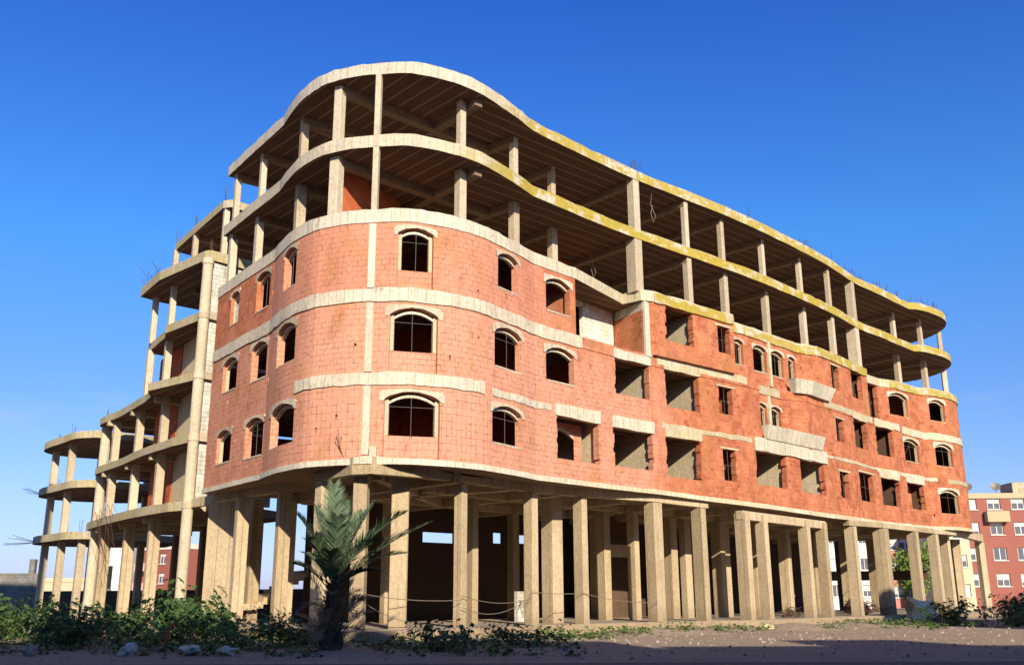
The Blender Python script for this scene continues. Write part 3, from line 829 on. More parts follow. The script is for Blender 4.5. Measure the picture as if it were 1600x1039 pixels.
vwall(tuple(pt(23.55, -.2)), tuple(pt(23.4, -1.8)), 11.705, 14.21, .2, 'brick', 'brick_wall')

# ---------------------------------------------------------------- concrete trays (planters) on the face
def tray(s0, s1, off, z0, z1, out0, out1, flare):
    T = [s0 + (s1 - s0) * i / 6 for i in range(7)]
    m = MB(); V = lambda P, z: (P.x, P.y, z)
    bot = [pt(s, off(s) + out0) for s in T]
    sc = lambda s: (s - (s0 + s1) / 2) * (1 + 2 * flare / (s1 - s0)) + (s0 + s1) / 2
    top = [pt(sc(s), off(min(max(sc(s), s0), s1)) + out1) for s in T]
    inn = [pt(s, off(s) - .02) for s in T]; intop = [pt(sc(s), off(min(max(sc(s), s0), s1)) + out1 - .09) for s in T]
    for i in range(6):
        m.face([V(bot[i], z0), V(bot[i + 1], z0), V(top[i + 1], z1), V(top[i], z1)], [(T[i], z0), (T[i + 1], z0), (T[i + 1], z1), (T[i], z1)])
        m.face([V(inn[i], z0), V(inn[i + 1], z0), V(bot[i + 1], z0), V(bot[i], z0)])
        m.face([V(top[i], z1), V(top[i + 1], z1), V(intop[i + 1], z1), V(intop[i], z1)])
        m.face([V(intop[i + 1], z1), V(intop[i], z1), V(bot[i], z0 + .1), V(bot[i + 1], z0 + .1)])
    for k in (0, 6):
        w = pt(sc(T[k]), off(T[k]) - .05)
        m.face([V(bot[k], z0), V(top[k], z1), V(w, z1), V(inn[k], z0)])
    return m.build('concrete_tray', ['tray'], bld, wp=True, merge=False)
tray(37.2, 43.0, lambda s: 0.0, 8.72, 9.42, .16, .36, .08)
tray(40.7, 44.3, off2, 11.62, 12.35, .25, .48, .34)
# ledge under the lower tray
band(36.2, 43.6, off1, 8.08, 8.72, .10, 'tray', .04)

# ---------------------------------------------------------------- columns
def column(x, y, z0, z1, w, d, ang, mat='column', name='column', parent=bld, wp=False, taper=0):
    b = MB(); e = Vector((math.cos(ang), math.sin(ang)))
    b.box((x, y), e, (-e.y, e.x), w / 2, d / 2, z0, z1, 0, ch=.018)
    return b.build(name, [mat], parent, wp=wp)
def near_ang(x, y):
    best = min(range(len(CP)), key=lambda i: (CP[i] - Vector((x, y))).length)
    n = CN[best]; return math.atan2(n.x, -n.y), CS[best]
UP = [(-12.85, 42.0, .34), (-11.1, 39.85, .34), (-8.58, 36.53, .42), (-6.66, 33.95, .44), (-2.0, 35.15, .38), (.1, 38.3, .38), (1.85, 41.3, .38), (6.12, 42.55, .55),
      (8.70, 45.42, .36), (11.0, 47.8, .36), (13.92, 50.9, .36), (16.87, 53.95, .36), (19.15, 55.9, .36), (21.66, 58.4, .6), (26.75, 65.45, .38), (29.3, 67.1, .38), (31.72, 69.4, .36)]
for (zf, zc) in ((ZB[4] + TH[4], ZB[5]), (ZB[5] + TH[5], ZB[6])):
    for x, y, w in UP:
        w = w * (.92 if zf < 16 else .76); a, s = near_ang(x, y); dd = w * (1.0 if w < .5 else 1.15)
        n = nrm(s); ins = (pt(s) - Vector((x, y))).dot(n)
        if ins < dd / 2 + .03: x, y = (Vector((x, y)) - n * (dd / 2 + .03 - ins))
        column(x, y, zf - .05, zc, w, dd, a)
    p = pt(12.82, -.11); column(p.x, p.y, zf - .45, zc + .004, .22, .26, near_ang(p.x, p.y)[0])
    for s in (20, 26, 31, 36, 41, 46, 51, 56):
        p = pt(s, -5.6); column(p.x, p.y, zf - .05, zc, .32, .32, near_ang(p.x, p.y)[0])
# beams under the open floors
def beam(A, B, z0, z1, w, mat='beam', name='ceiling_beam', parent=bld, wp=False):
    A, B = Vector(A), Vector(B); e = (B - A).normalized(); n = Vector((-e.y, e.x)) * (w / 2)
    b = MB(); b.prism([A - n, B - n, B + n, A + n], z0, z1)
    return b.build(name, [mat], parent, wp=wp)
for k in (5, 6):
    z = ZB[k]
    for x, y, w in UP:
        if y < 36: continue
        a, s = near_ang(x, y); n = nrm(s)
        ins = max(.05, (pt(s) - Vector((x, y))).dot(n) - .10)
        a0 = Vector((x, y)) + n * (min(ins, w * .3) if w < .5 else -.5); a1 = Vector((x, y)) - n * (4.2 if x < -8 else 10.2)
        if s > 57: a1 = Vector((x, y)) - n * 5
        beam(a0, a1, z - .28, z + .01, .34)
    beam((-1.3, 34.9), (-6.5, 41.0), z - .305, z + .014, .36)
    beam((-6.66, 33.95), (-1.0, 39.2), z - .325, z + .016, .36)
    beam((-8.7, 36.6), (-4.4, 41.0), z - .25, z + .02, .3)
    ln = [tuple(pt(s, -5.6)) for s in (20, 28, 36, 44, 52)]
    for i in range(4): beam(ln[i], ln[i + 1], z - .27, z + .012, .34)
# orange partition seen between the columns of the open floor
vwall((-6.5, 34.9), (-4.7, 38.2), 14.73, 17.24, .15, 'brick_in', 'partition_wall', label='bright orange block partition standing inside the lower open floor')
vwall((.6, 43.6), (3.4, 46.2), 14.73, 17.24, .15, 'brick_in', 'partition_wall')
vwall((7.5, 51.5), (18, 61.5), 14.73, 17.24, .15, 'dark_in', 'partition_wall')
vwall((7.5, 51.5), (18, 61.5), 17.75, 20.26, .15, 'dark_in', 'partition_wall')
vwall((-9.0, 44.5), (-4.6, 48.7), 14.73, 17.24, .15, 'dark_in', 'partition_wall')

# closed back and ends of the brick storeys
BB = [(-13.3, 42.3)] + [(-12.2, 43.9)] + BK + [(30.9, 74.2)]
for st, (z0, z1) in {1: (5.61, 8.21), 2: (8.63, 11.21), 3: (11.71, 14.21)}.items():
    b = MB()
    for i in range(len(BB) - 1):
        a, c = BB[i], BB[i + 1]; l = math.dist(a, c)
        b.face([(a[0], a[1], z0), (c[0], c[1], z0), (c[0], c[1], z1), (a[0], a[1], z1)], [(0, z0), (l, z0), (l, z1), (0, z1)])
    b.build('rear_wall', ['brick_in'], bld, wp=True)
    # cross partitions inside
    for s in (10, 16.5, 21, 25.3, 35, 44.2, 51.2, 58.6):
        p, q = pt(s, -.25 if not (st == 3 and 23.5 < s < 28.5) else -3.2), pt(s, -8)
        vwall(tuple(p), tuple(q), z0 + .002, z1 - .002, .12, 'brick_in', 'partition_wall', wp=True)

# ---------------------------------------------------------------- ground floor
POD = [(-13.9, 42.0), (-9.6, 37.6), (-7.6, 34.6), (-6.3, 33.2), (-4.6, 32.55), (-2.6, 34.05), (-1.2, 35.2), (1.2, 38.4), (3.4, 40.4), (6.9, 43.2), (9.4, 45.4), (11.3, 46.35), (16.9, 51.9), (19.5, 54.4), (22.2, 56.9), (25.2, 60.0), (28.0, 63.4), (32.2, 69.8), (36.0, 74.0), (33, 79), (26, 80), (8, 62), (-6, 49.5)]
b = MB(); b.prism(POD, -.6, 0.0, 0, 1, 0, jit=.015); b.build('podium', ['column_g', 'floor'], bld)
GC = [(-11.25, 40.8, .38, .55), (-9.0, 38.55, .38, .55), (-6.75, 34.75, .46, .46), (-5.2, 33.55, .52, .5), (-1.9, 35.85, .36, .40), (.72, 39.25, .40, .50), (2.82, 41.1, .38, .55), (6.22, 43.45, .62, .62), (8.58, 45.35, .38, .66),
      (11.0, 47.15, .42, .7), (12.15, 48.1, .36, .6), (15.05, 50.95, .36, .6), (16.35, 52.25, .36, .6), (18.9, 55.2, .38, .66), (21.4, 57.4, .7, .8), (24.7, 61.0, .42, .66), (27.1, 63.75, .42, .66), (31.3, 70.0, .45, .6), (34.9, 74.0, .45, .6), (29.3, 67.1, .42, .6)]
for x, y, w, d in GC:
    w, d = w * .93, d * .93
    a, s = near_ang(x, y)
    if abs(x + 5.2) < .01: a = R(-4)
    column(x, y, -.01, 5.05, w, d, a, 'column_g', wp=True)
column(-4.0, 34.7, -.01, 5.2, .62, .5, R(10), 'column_g', wp=True)
# second and third rows
for x, y, w_, d_ in ((1.68, 42.3, .62, .7), (-1.72, 41.5, .32, .5), (4.35, 47.4, .45, .5), (5.75, 47.3, .34, .5), (8.0, 50.2, .5, .5), (8.95, 51.4, .5, .4), (11.3, 53.2, .55, .5)):
    column(x, y, -.01, 5.35, w_, d_, R(42), 'column_g', wp=True)
for s in (21, 27.6, 33, 38.6, 42.2, 46.0, 50.0, 54.2, 58.2):
    for d_ in (4.1, 8.2):
        if s < 38 and d_ < 5: continue
        p = pt(s, -d_)
        if s < 17 and d_ > 5: continue
        a, _ = near_ang(p.x, p.y)
        column(p.x, p.y, -.01, 5.35, .42, .62 if d_ < 5 else .45, a, 'column_g', wp=True)
for x, y in ((-9.6, 42.2), (-7.4, 39.3), (-11.6, 44.4)):
    column(x, y, -.01, 5.35, .42, .5, R(-52), 'column_g', wp=True)
# beams over the front columns
def chain(P, z0, z1, w, mat='column_g', name='edge_beam'):
    for a, c in zip(P[:-1], P[1:]): 
        o = beam(a, c, z0, z1, w, mat, name, wp=True)
chain([(-12.9, 42.7), (-8.7, 38.2)], 5.1, 5.398, .34)
chain([(-.9, 37.0), (.72, 39.2), (2.82, 41.05), (6.22, 43.5), (9.0, 45.75)], 5.1, 5.398, .36)
chain([(18.6, 54.9), (21.4, 57.3), (24.7, 61.0), (27.1, 63.75), (29.5, 66.0)], 5.1, 5.398, .36)
# portal frame standing a little lower than the slab
chain([(10.85, 46.98), (16.5, 52.45)], 4.72, 5.14, .40, name='portal_beam')
# pointed cantilever beams at the rounded corner and at the far end
def prow(P, zt, zb, w, name='corner_beam'):
    b = MB()
    for i in range(len(P) - 1):
        A, B_ = Vector(P[i]), Vector(P[i + 1]); e = (B_ - A).normalized(); n = Vector((-e.y, e.x)) * (w)
        a, c, p, q = A, B_, A + n, B_ + n
        b.face([(a.x, a.y, zb[i]), (c.x, c.y, zb[i + 1]), (c.x, c.y, zt[i + 1]), (a.x, a.y, zt[i])], [(0, 0), (2, 0), (2, .5), (0, .5)])
        b.face([(a.x, a.y, zb[i]), (p.x, p.y, zb[i]), (q.x, q.y, zb[i + 1]), (c.x, c.y, zb[i + 1])])
        b.face([(p.x, p.y, zb[i]), (q.x, q.y, zb[i + 1]), (q.x, q.y, zt[i + 1]), (p.x, p.y, zt[i])])
        b.face([(a.x, a.y, zt[i]), (c.x, c.y, zt[i + 1]), (q.x, q.y, zt[i + 1]), (p.x, p.y, zt[i])])
        if i == 0: b.face([(a.x, a.y, zb[i]), (p.x, p.y, zb[i]), (p.x, p.y, zt[i]), (a.x, a.y, zt[i])])
    return b.build(name, ['column_g'], bld, wp=True)
prow([(-7.25, 35.2), (-6.75, 34.35), (-5.45, 32.85), (-4.75, 32.65), (-3.4, 33.6), (-1.9, 35.2), (-.7, 37.0)], [5.3, 5.38, 5.66, 5.66, 5.5, 5.3, 5.39], [5.05, 5.05, 5.06, 5.06, 5.06, 5.1, 5.1], .4)
prow([(29.5, 66.0), (31.5, 68.6), (34.9, 73.3), (35.2, 74.5)], [5.38, 5.45, 5.6, 5.6], [5.1, 5.1, 5.05, 5.05], .4)
# little poured cap over the corner point where the old formwork stayed
b = MB(); b.prism([(-6.6, 34.1), (-5.4, 32.8), (-4.8, 32.62), (-3.5, 33.5), (-4.2, 34.2), (-5.6, 34.3)], 5.40, 5.66, jit=.03); b.build('corner_cap', ['tray'], bld)
# transverse beams under the first floor
for s in (13, 17, 20.5, 23.3, 27.6, 31.0, 34.8, 38.6, 42.2, 46.0, 50.0, 54.2, 58.2):
    p, q = pt(s, -1.0), pt(s, -11.5); beam(tuple(p), tuple(q), 5.0, 5.41, .36, 'column_g', wp=True)
for d_ in (4.1, 8.2):
    ln = [tuple(pt(s, -d_)) for s in (19, 27, 35, 43, 51, 58)]
    for i in range(5): beam(ln[i], ln[i + 1], 5.02, 5.412, .34, 'column_g', wp=True)
SLOTS = [(2.39, 4.44, 3.7, 4.2), (7.06, 7.74, 3.8, 4.35), (8.77, 9.72, 3.85, 4.3)]
# broad shear wall at the left end, and the low back wall with slots
vwall((-13.5, 43.5), (-11.7, 42.9), -.3, 5.3, .3, 'column_g', 'shear_wall')
A, B_ = pt(23, -11.8), pt(39, -11.8); L = (B_ - A).length; last = 0.0
for h0, h1, q0, q1 in SLOTS + [(L, L, 0, 0)]:
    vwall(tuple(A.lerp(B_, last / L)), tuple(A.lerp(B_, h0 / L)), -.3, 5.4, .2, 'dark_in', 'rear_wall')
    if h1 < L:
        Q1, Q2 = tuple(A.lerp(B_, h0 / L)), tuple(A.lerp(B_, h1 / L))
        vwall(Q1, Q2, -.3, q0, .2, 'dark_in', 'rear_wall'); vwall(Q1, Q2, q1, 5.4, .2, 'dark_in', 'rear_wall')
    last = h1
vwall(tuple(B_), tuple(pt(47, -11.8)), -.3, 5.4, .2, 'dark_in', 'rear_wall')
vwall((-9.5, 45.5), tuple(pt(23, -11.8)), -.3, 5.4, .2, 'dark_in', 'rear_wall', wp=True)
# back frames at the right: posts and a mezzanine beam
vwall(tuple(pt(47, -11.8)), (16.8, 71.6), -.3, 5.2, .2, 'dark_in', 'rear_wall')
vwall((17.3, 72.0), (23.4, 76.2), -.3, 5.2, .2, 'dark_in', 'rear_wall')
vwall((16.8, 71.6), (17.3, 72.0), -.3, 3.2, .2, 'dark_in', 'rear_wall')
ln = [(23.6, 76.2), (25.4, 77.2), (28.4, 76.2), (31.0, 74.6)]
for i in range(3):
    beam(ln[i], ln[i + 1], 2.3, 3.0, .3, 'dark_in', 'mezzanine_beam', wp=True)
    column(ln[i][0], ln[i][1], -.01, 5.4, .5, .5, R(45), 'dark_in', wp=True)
# inner partitions; the brown and dark ones carry interior shade in their colour
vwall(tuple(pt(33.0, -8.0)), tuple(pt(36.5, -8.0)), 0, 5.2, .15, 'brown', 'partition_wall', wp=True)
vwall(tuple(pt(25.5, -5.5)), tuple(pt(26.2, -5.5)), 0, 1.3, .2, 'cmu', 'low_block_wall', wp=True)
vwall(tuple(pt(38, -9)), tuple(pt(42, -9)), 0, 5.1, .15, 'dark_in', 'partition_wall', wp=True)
vwall(tuple(pt(31.6, -6.0)), tuple(pt(34.0, -6.0)), 3.0, 3.6, .25, 'column_g', 'mezzanine_beam', wp=True)
# stair flight behind the left columns
b = MB()
A = Vector((-11.2, 44.0)); e = Vector((.76, .65)); n = Vector((-.65, .76))
for i in range(9):
    p = A + e * (.28 * i); z = .9 + .17 * i
    P = [p, p + e * .28, p + e * .28 + n * 1.2, p + n * 1.2]
    b.prism(P, z - .28, z + .0)
b.prism([A - e * 1.5, A, A + n * 1.2, A - e * 1.5 + n * 1.2], .55, .82)
b.build('stair_flight', ['column_g'], bld)
# ---------------------------------------------------------------- rebar starters
def rebar(x, y, z, n=4, h=.6, sp=.12, parent=bld, lean=.12, name='rebar_bundle'):
    b = MB()
    for i in range(n):
        a, c = x + rnd.uniform(-sp, sp), y + rnd.uniform(-sp, sp); hh = h * rnd.uniform(.6, 1.1)
        b.tube([(a, c, z - .05), (a + rnd.uniform(-lean, lean) * hh, c + rnd.uniform(-lean, lean) * hh, z + hh)], .011, 4)
    return b.build(name, ['rust'], parent)
zt = ZB[6] + TH[6]
for x, y, w in UP[:14]:
    if rnd.random() < .35: rebar(x, y, zt, 3, .35)
p = pt(12.82, -.3); rebar(p.x, p.y, zt, 2, .55)
p = pt(28.3, -.35); rebar(p.x, p.y, zt, 6, .7)
for s in (31.5, 33.5, 34.6, 37, 39.5):
    p = pt(s, -.3); rebar(p.x, p.y, zt, 2, .5, .35, lean=.5)
for i in range(26):
    s = 43 + i * .98 + rnd.uniform(-.3, .3); p = pt(s, -.3)
    rebar(p.x, p.y, zt, 4, rnd.uniform(.35, .75), .35, lean=.35)
for x, y in ((-3.4, 36.0), (-2.5, 36.8), (-8.0, 38.6), (-7.4, 38.0), (-4.2, 35.8)):
    rebar(x, y, ZB[5] + TH[5], 3, .8)
rebar(-5.9, 33.3, 5.66, 7, .9, .22, lean=.5)
b = MB(); b.box((-4.75, 32.85), (1, 0), (0, 1), .12, .12, 5.62, 6.0); b.build('column_stub', ['band'], bld)

# =============================================================== the concrete frame wing on the left
wing = empty('concrete_frame_wing', (0, 0, 0), 'bare concrete frame wing with a tall round pillar and curved floors, left of the brick', 'building')
W = {1: 5.25, 2: 8.2, 3: 11.2, 4: 14.2, 5: 17.25, 6: 20.27}
def wslab(pts, z, t, mat='wing_edge', ceil='ceiling', name='floor_slab'):
    P = []
    n = len(pts)
    b = MB(); b.prism(pts, z, z + t, 0, 1, 2, jit=.015)
    return b.build(name, [mat, 'floor', ceil], wing)
def arc_pts(P, step=.4): return [tuple(p) for p in catmull(P, step)] + [tuple(P[-1])]
wslab([(-19.35, 52.3), (-17.4, 49.6), (-14.75, 46.0), (-14.3, 45.85), (-11.5, 48.4), (-14, 56), (-18.6, 53.1)], W[6], .42, name='roof_slab')
wslab([(-20.69, 51.4), (-18.6, 48.5), (-15.3, 45.45), (-14.95, 45.3), (-13.5, 46.9), (-11.5, 49.2), (-15, 56), (-18.2, 54.0), (-19.9, 52.5)], W[5], .5, 'band_moss' if 0 else 'wing_edge')
wslab([(-20.2, 52.0), (-18.15, 48.85), (-17.85, 48.0), (-15.3, 45.55), (-14.95, 45.5), (-11.5, 49.2), (-15, 56), (-19.4, 53.0)], W[4], .42)
wslab([(-15.3, 45.55), (-18.5, 48.1), (-18.9, 49.6)] + arc_pts([(-19.6, 50.8), (-22.7, 55.2), (-24.5, 57.3), (-25.2, 58.7), (-24.6, 60.6)]) + [(-22, 63), (-12, 52), (-13.5, 46.9)], W[3], .40)
wslab([(-15.2, 45.5)] + arc_pts([(-16.6, 46.9), (-19.2, 50.1), (-21.95, 54.0), (-24.3, 57.0), (-25.1, 58.5), (-24.6, 60.6)]) + [(-22, 63), (-12, 52), (-13.5, 46.9)], W[2], .40)
wslab([(-15.2, 45.5)] + arc_pts([(-16.3, 46.2), (-19.2, 49.6), (-22.4, 54.0), (-24.9, 57.8), (-25.5, 59.2), (-24.8, 61.0)]) + [(-22, 63), (-12, 52), (-13.5, 46.9)], W[1] - .25, .42)
# stepped beam ends under the curved slabs
def wbeam(A, B, z0, z1, w=.34, mat='column'): return beam(A, B, z0, z1, w, mat, 'edge_beam', wing)
for k in (1, 2, 3):
    z = W[k] - (.25 if k == 1 else 0)
    for x, y in ((-18.2, 49.9), (-20.85, 53.6), (-23.5, 56.9)):
        wbeam((x - .75 + .3, y - .3), (x + 4.0, y + 2.9), z - .28, z + .01, .34, 'wing_edge')
for k in (4, 5, 6):
    z = W[k]
    wbeam((-17.2, 50.0), (-14.6, 51.9), z - .28, z + .01, .32, 'beam')
# round pillars
def round_col(x, y, z0, z1, r, name='round_pillar', parent=wing):
    b = MB(); K = 20
    ring = [(x + r * math.cos(2 * math.pi * i / K), y + r * math.sin(2 * math.pi * i / K)) for i in range(K)]
    b.prism(ring, z0, z1); return b.build(name, ['column'], parent)
round_col(-15.05, 45.35, -.35, 17.25, .25)
for z in (W[1] - .2, W[2], W[3], W[4], W[5] - .25): round_col(-15.05, 45.35, z, z + .3, .285, 'pillar_collar')
round_col(-24.85, 58.75, -.35, W[3], .30)
def wcol(x, y, z0, z1, w=.42, d=.55, mat='column_g'):
    column(x, y, z0, z1, w, d, R(-54), mat, parent=wing)
for x, y in ((-18.1, 49.75), (-20.8, 53.5), (-23.4, 56.75)):
    wcol(x, y, -.35, W[1] - .25, .38, .55); wcol(x, y, W[1] + .1, W[2], .36, .42, 'column'); wcol(x, y, W[2] + .35, W[3], .36, .40, 'column')
for (x, y) in ((-18.15, 49.5), (-19.85, 51.55)):
    wcol(x, y, W[3] + .35, W[4], .34, .34, 'column'); wcol(x, y, W[4] + .38, W[5], .28, .30, 'column')
for (x, y) in ((-19.2, 52.2), (-17.3, 49.75), (-14.6, 46.2)): wcol(x, y, W[5] + .45, W[6], .26, .28, 'column')
# inner posts seen against the light at ground level
for x, y in ((-14.8, 52.5), (-17.5, 56.0), (-20.4, 60.0), (-12.6, 48.6)):
    wcol(x, y, -.35, W[1] - .25, .45, .45, 'beam')
# walls behind the bays
for (z0, z1) in ((W[1] + .17, W[2]), (W[2] + .4, W[3]), (W[3] + .4, W[4])):
    vwall((-17.63, 50.32), (-14.61, 46.08), z0, z1 - .002, .15, 'plaster', 'plastered_wall', wing)
    vwall((-20.1, 53.8), (-17.75, 50.49), z0, z1 - .002, .15, 'brick_in', 'brick_wall', wing)
for (z0, z1) in ((W[1] + .17, W[2]), (W[2] + .4, W[3])):
    vwall((-19.6, 60.5), (-20.2, 55.5), z0, z1 - .002, .15, 'dark_in', 'rear_wall', wing)
# grey block wall closing the wing's side toward the brick building
for (z0, z1) in ((W[1] + .15, W[2]), (W[2] + .05, W[3]), (W[3] + .05, W[4]), (W[4] + .05, W[5])):
    vwall((-14.85, 45.62), (-12.1, 48.75), z0, z1, .2, 'cmu', 'grey_block_wall', wing)
wbeam((-14.9, 45.45), (-12.95, 43.4), 5.1, 5.5, .3, 'column_g')
for z in (W[3], W[4], W[2]): wbeam((-14.95, 45.45), (-12.4, 48.3), z + .02, z + .38, .34, 'column')
for x, y in ((-19.1, 52.1), (-17.4, 49.7), (-14.7, 46.1)): rebar(x, y, W[6] + .42, 4, .8, .1, wing)
rebar(-15.05, 45.4, W[5] + .5, 6, .6, .14, wing)
for i in range(6): rebar(-20.6 + i * .35, 51.4 - i * .45, W[5] + .5, 3, .7, .25, wing, .8)
for x, y in ((-24.8, 58.7), (-21.6, 55), (-24.0, 58.5)): rebar(x, y, W[3] + .4, 4, .8, .15, wing)
# bent bars dangling off the first curved slab
b = MB()
for i in range(9):
    a = Vector((-23.2 + i * .28, 55.3 - i * .36, W[1] - .1)); pts = [a, a + Vector((-.3, -.5, .35 + rnd.random() * .5)), a + Vector((-.2 + rnd.random() * .8, -.9, -.6 - rnd.random())), a + Vector((rnd.random() * 1.2 - .3, -.7, -1.6 - rnd.random()))]
    b.tube(pts, .011, 4)
b.build('bent_rebar', ['rust'], wing)

# =============================================================== the far round frame
far = empty('round_concrete_frame', (0, 0, 0), 'low open frame of three rounded concrete floors on posts at far left', 'building')
FD = [(-28.5, 71), (-31.5, 69.2), (-32.4, 67.2), (-31.6, 65.2), (-29.2, 62.5), (-27.6, 60.8), (-26.2, 60.4), (-24.2, 62.0), (-22, 66), (-25, 71)]
FP = arc_pts(FD[:7], .5) + FD[7:]
for z, sh in ((4.6, .94), (7.75, .985), (10.85, 1.0)):
    b = MB(); b.prism([(x, y) for x, y in FP], z, z + .45, 0, 1, 2, jit=.015); b.build('floor_slab', ['wing_edge', 'floor', 'ceiling'], far)
for x, y in ((-31.3, 66.2), (-28.7, 62.9), (-26.7, 61.2), (-29.5, 69.3), (-25.0, 66.5)):
    for z0, z1 in ((-.35, 4.6), (5.05, 7.75), (8.2, 10.85)):
        if (x, y) == (-26.7, 61.2) and z0 > 0: continue
        column(x, y, z0, z1, .34, .42, R(-50), 'column', parent=far)
rebar(-31.2, 66.2, 11.3, 4, .9, .12, far); rebar(-28.8, 63.0, 11.3, 4, .9, .12, far); rebar(-30, 64.6, 8.2, 3, .6, .2, far); rebar(-27, 61.6, 5.05, 4, .8, .2, far); rebar(-28.6, 62.9, 5.05, 3, .6, .2, far)
b = MB()
for i in range(7):
    a = Vector((-31.6, 65.6, 4.7)); b.tube([a, a + Vector((-1.0 - rnd.random(), -.8, rnd.uniform(-.9, .6)))], .012, 4)
for i in range(4):
    a = Vector((-32.0, 66.6, 7.9)); b.tube([a, a + Vector((-.9 - rnd.random() * .5, -.5, rnd.uniform(-.1, .5)))], .012, 4)
b.build('bent_rebar', ['rust'], far)

# =============================================================== background buildings
def facade_building(name, label, A, B, depth, z0, z1, wallc, rows, cols, ww, wh, zfirst, zstep, frame=(.52, .50, .47), pane=(.10, .11, .13), blind=.5, parapet=None, cat='building', group=None, bands=None, skip=()):
    A, B = Vector(A), Vector(B); e = (B - A); L = e.length; e.normalize(); n = Vector((e.y, -e.x))
    root = empty(name, (A.x, A.y, z0), label, cat, group)
    key = 'w_' + name + str(len(MT)); MT[key] = flat(name + '_render', wallc, .9, 0, .12, .8)
    kf = key + 'f'; MT[kf] = flat(name + '_frame', frame, .7, 0, .05); kp = key + 'p'; MT[kp] = flat(name + '_pane', pane, .25, 0, .3, 1)
    sh = (A.x, A.y, z0)
    # wall with openings cut as grid
    xs = [(L / cols) * (i + .5) for i in range(cols)]; zs = [zfirst + zstep * j for j in range(rows)]
    X = sorted(set([0, L] + [x - ww / 2 for x in xs] + [x + ww / 2 for x in xs])); Z = sorted(set([z0, z1] + [z for z in zs] + [z + wh for z in zs]))
    b = MB()
    for i in range(len(X) - 1):
        for j in range(len(Z) - 1):
            xm, zm = (X[i] + X[i + 1]) / 2, (Z[j] + Z[j + 1]) / 2
            hole = any(abs(xm - x) < ww / 2 for x in xs) and any(z < zm < z + wh for z in zs)
            P, Q = A + e * X[i], A + e * X[i + 1]
            if hole: P, Q = P - n * .25, Q - n * .25
            if not hole: b.face([(P.x, P.y, Z[j]), (Q.x, Q.y, Z[j]), (Q.x, Q.y, Z[j + 1]), (P.x, P.y, Z[j + 1])])
            else:
                p, q = A + e * X[i], A + e * X[i + 1]
                for (a1, a2, c1, c2) in ((p, P, p, P), (q, Q, q, Q)):
                    b.face([(a1.x, a1.y, Z[j]), (a2.x, a2.y, Z[j]), (a2.x, a2.y, Z[j + 1]), (a1.x, a1.y, Z[j + 1])])
                for z in (Z[j], Z[j + 1]): b.face([(p.x, p.y, z), (q.x, q.y, z), (Q.x, Q.y, z), (P.x, P.y, z)])
    C_, D_ = B - n * depth, A - n * depth
    for p, q in ((B, C_), (C_, D_), (D_, A)): b.face([(p.x, p.y, z0), (q.x, q.y, z0), (q.x, q.y, z1), (p.x, p.y, z1)])
    b.face([(p.x, p.y, z1) for p in (A, B, C_, D_)])
    b.build('wall', [key], root, shift=sh)
    b = MB(); o = .12
    for p, q in ((A, B), (B, C_), (D_, A)):
        d = (q - p).normalized(); m = Vector((d.y, -d.x)); b.prism([p + m * o - d * o, q + m * o + d * o, q - m * .2 + d * o, p - m * .2 - d * o], z1 + .003, z1 + .6)
    pk = key
    if parapet: pk = key + 'r'; MT[pk] = flat(name + '_parapet', parapet, .9, 0, .1, 1)
    b.build('parapet', [pk], root, shift=sh)
    for i, x in enumerate(xs):
        for j, z in enumerate(zs):
            if (i, j) in skip: continue
            f = MB(); p, q = A + e * (x - ww / 2) - n * .2, A + e * (x + ww / 2) - n * .2
            f.prism([p, q, q + n * .05, p + n * .05], z + .001, z + .08); f.prism([p, q, q + n * .05, p + n * .05], z + wh - .08, z + wh)
            for t in (0, .46, .92):
                u, v = p.lerp(q, t), p.lerp(q, t + .08); f.prism([u, v, v + n * .05, u + n * .05], z + .081, z + wh - .081)
            if rnd.random() < blind:
                hb = wh * rnd.choice((.35, .5, .7, .95)); f.prism([p, q, q + n * .03, p + n * .03], z + wh - hb, z + wh - .082)
            s_ = A + e * (x - ww / 2 - .1); t_ = A + e * (x + ww / 2 + .1); f.prism([s_, t_, t_ + n * .12, s_ + n * .12], z - .1, z - .01)
            w_ = f.build('window', [kf], root, shift=sh)
            g_ = MB(); g_.face([(p.x, p.y, z), (q.x, q.y, z), (q.x, q.y, z + wh), (p.x, p.y, z + wh)]); g_.build('pane', [kp], w_, shift=sh)
    if bands:
        for (x0, x1, zz0, zz1, c) in bands:
            k2 = key + 'b%d%d' % (int(x0 * 10), int(zz0 * 10)); MT[k2] = flat(name + '_panel', c, .9, 0, .1, 1)
            b = MB(); P, Q = A + e * x0, A + e * x1
            b.prism([P + n * .9, Q + n * .9, Q + n * .01, P + n * .01], zz0, zz1); b.build('balcony', [k2], root, shift=sh)
    return root, A, B, e, n
def px(u, Y): return ((u - 800) / 1511.5 * Y, Y)
RED = (.27, .10, .075); CREAM = (.42, .34, .21)
r1 = facade_building('apartment_building', 'red apartment block with cream panels and white shutters beyond the right end', (51.4, 113), (73, 112), 12, -.35, 11.9, RED, 4, 8, 1.5, 1.4, 2.1, 2.85, blind=.9, parapet=CREAM,
     bands=[(2.8, 5.3, 9.2, 10.4, CREAM), (8.2, 10.6, 9.2, 10.4, CREAM)])
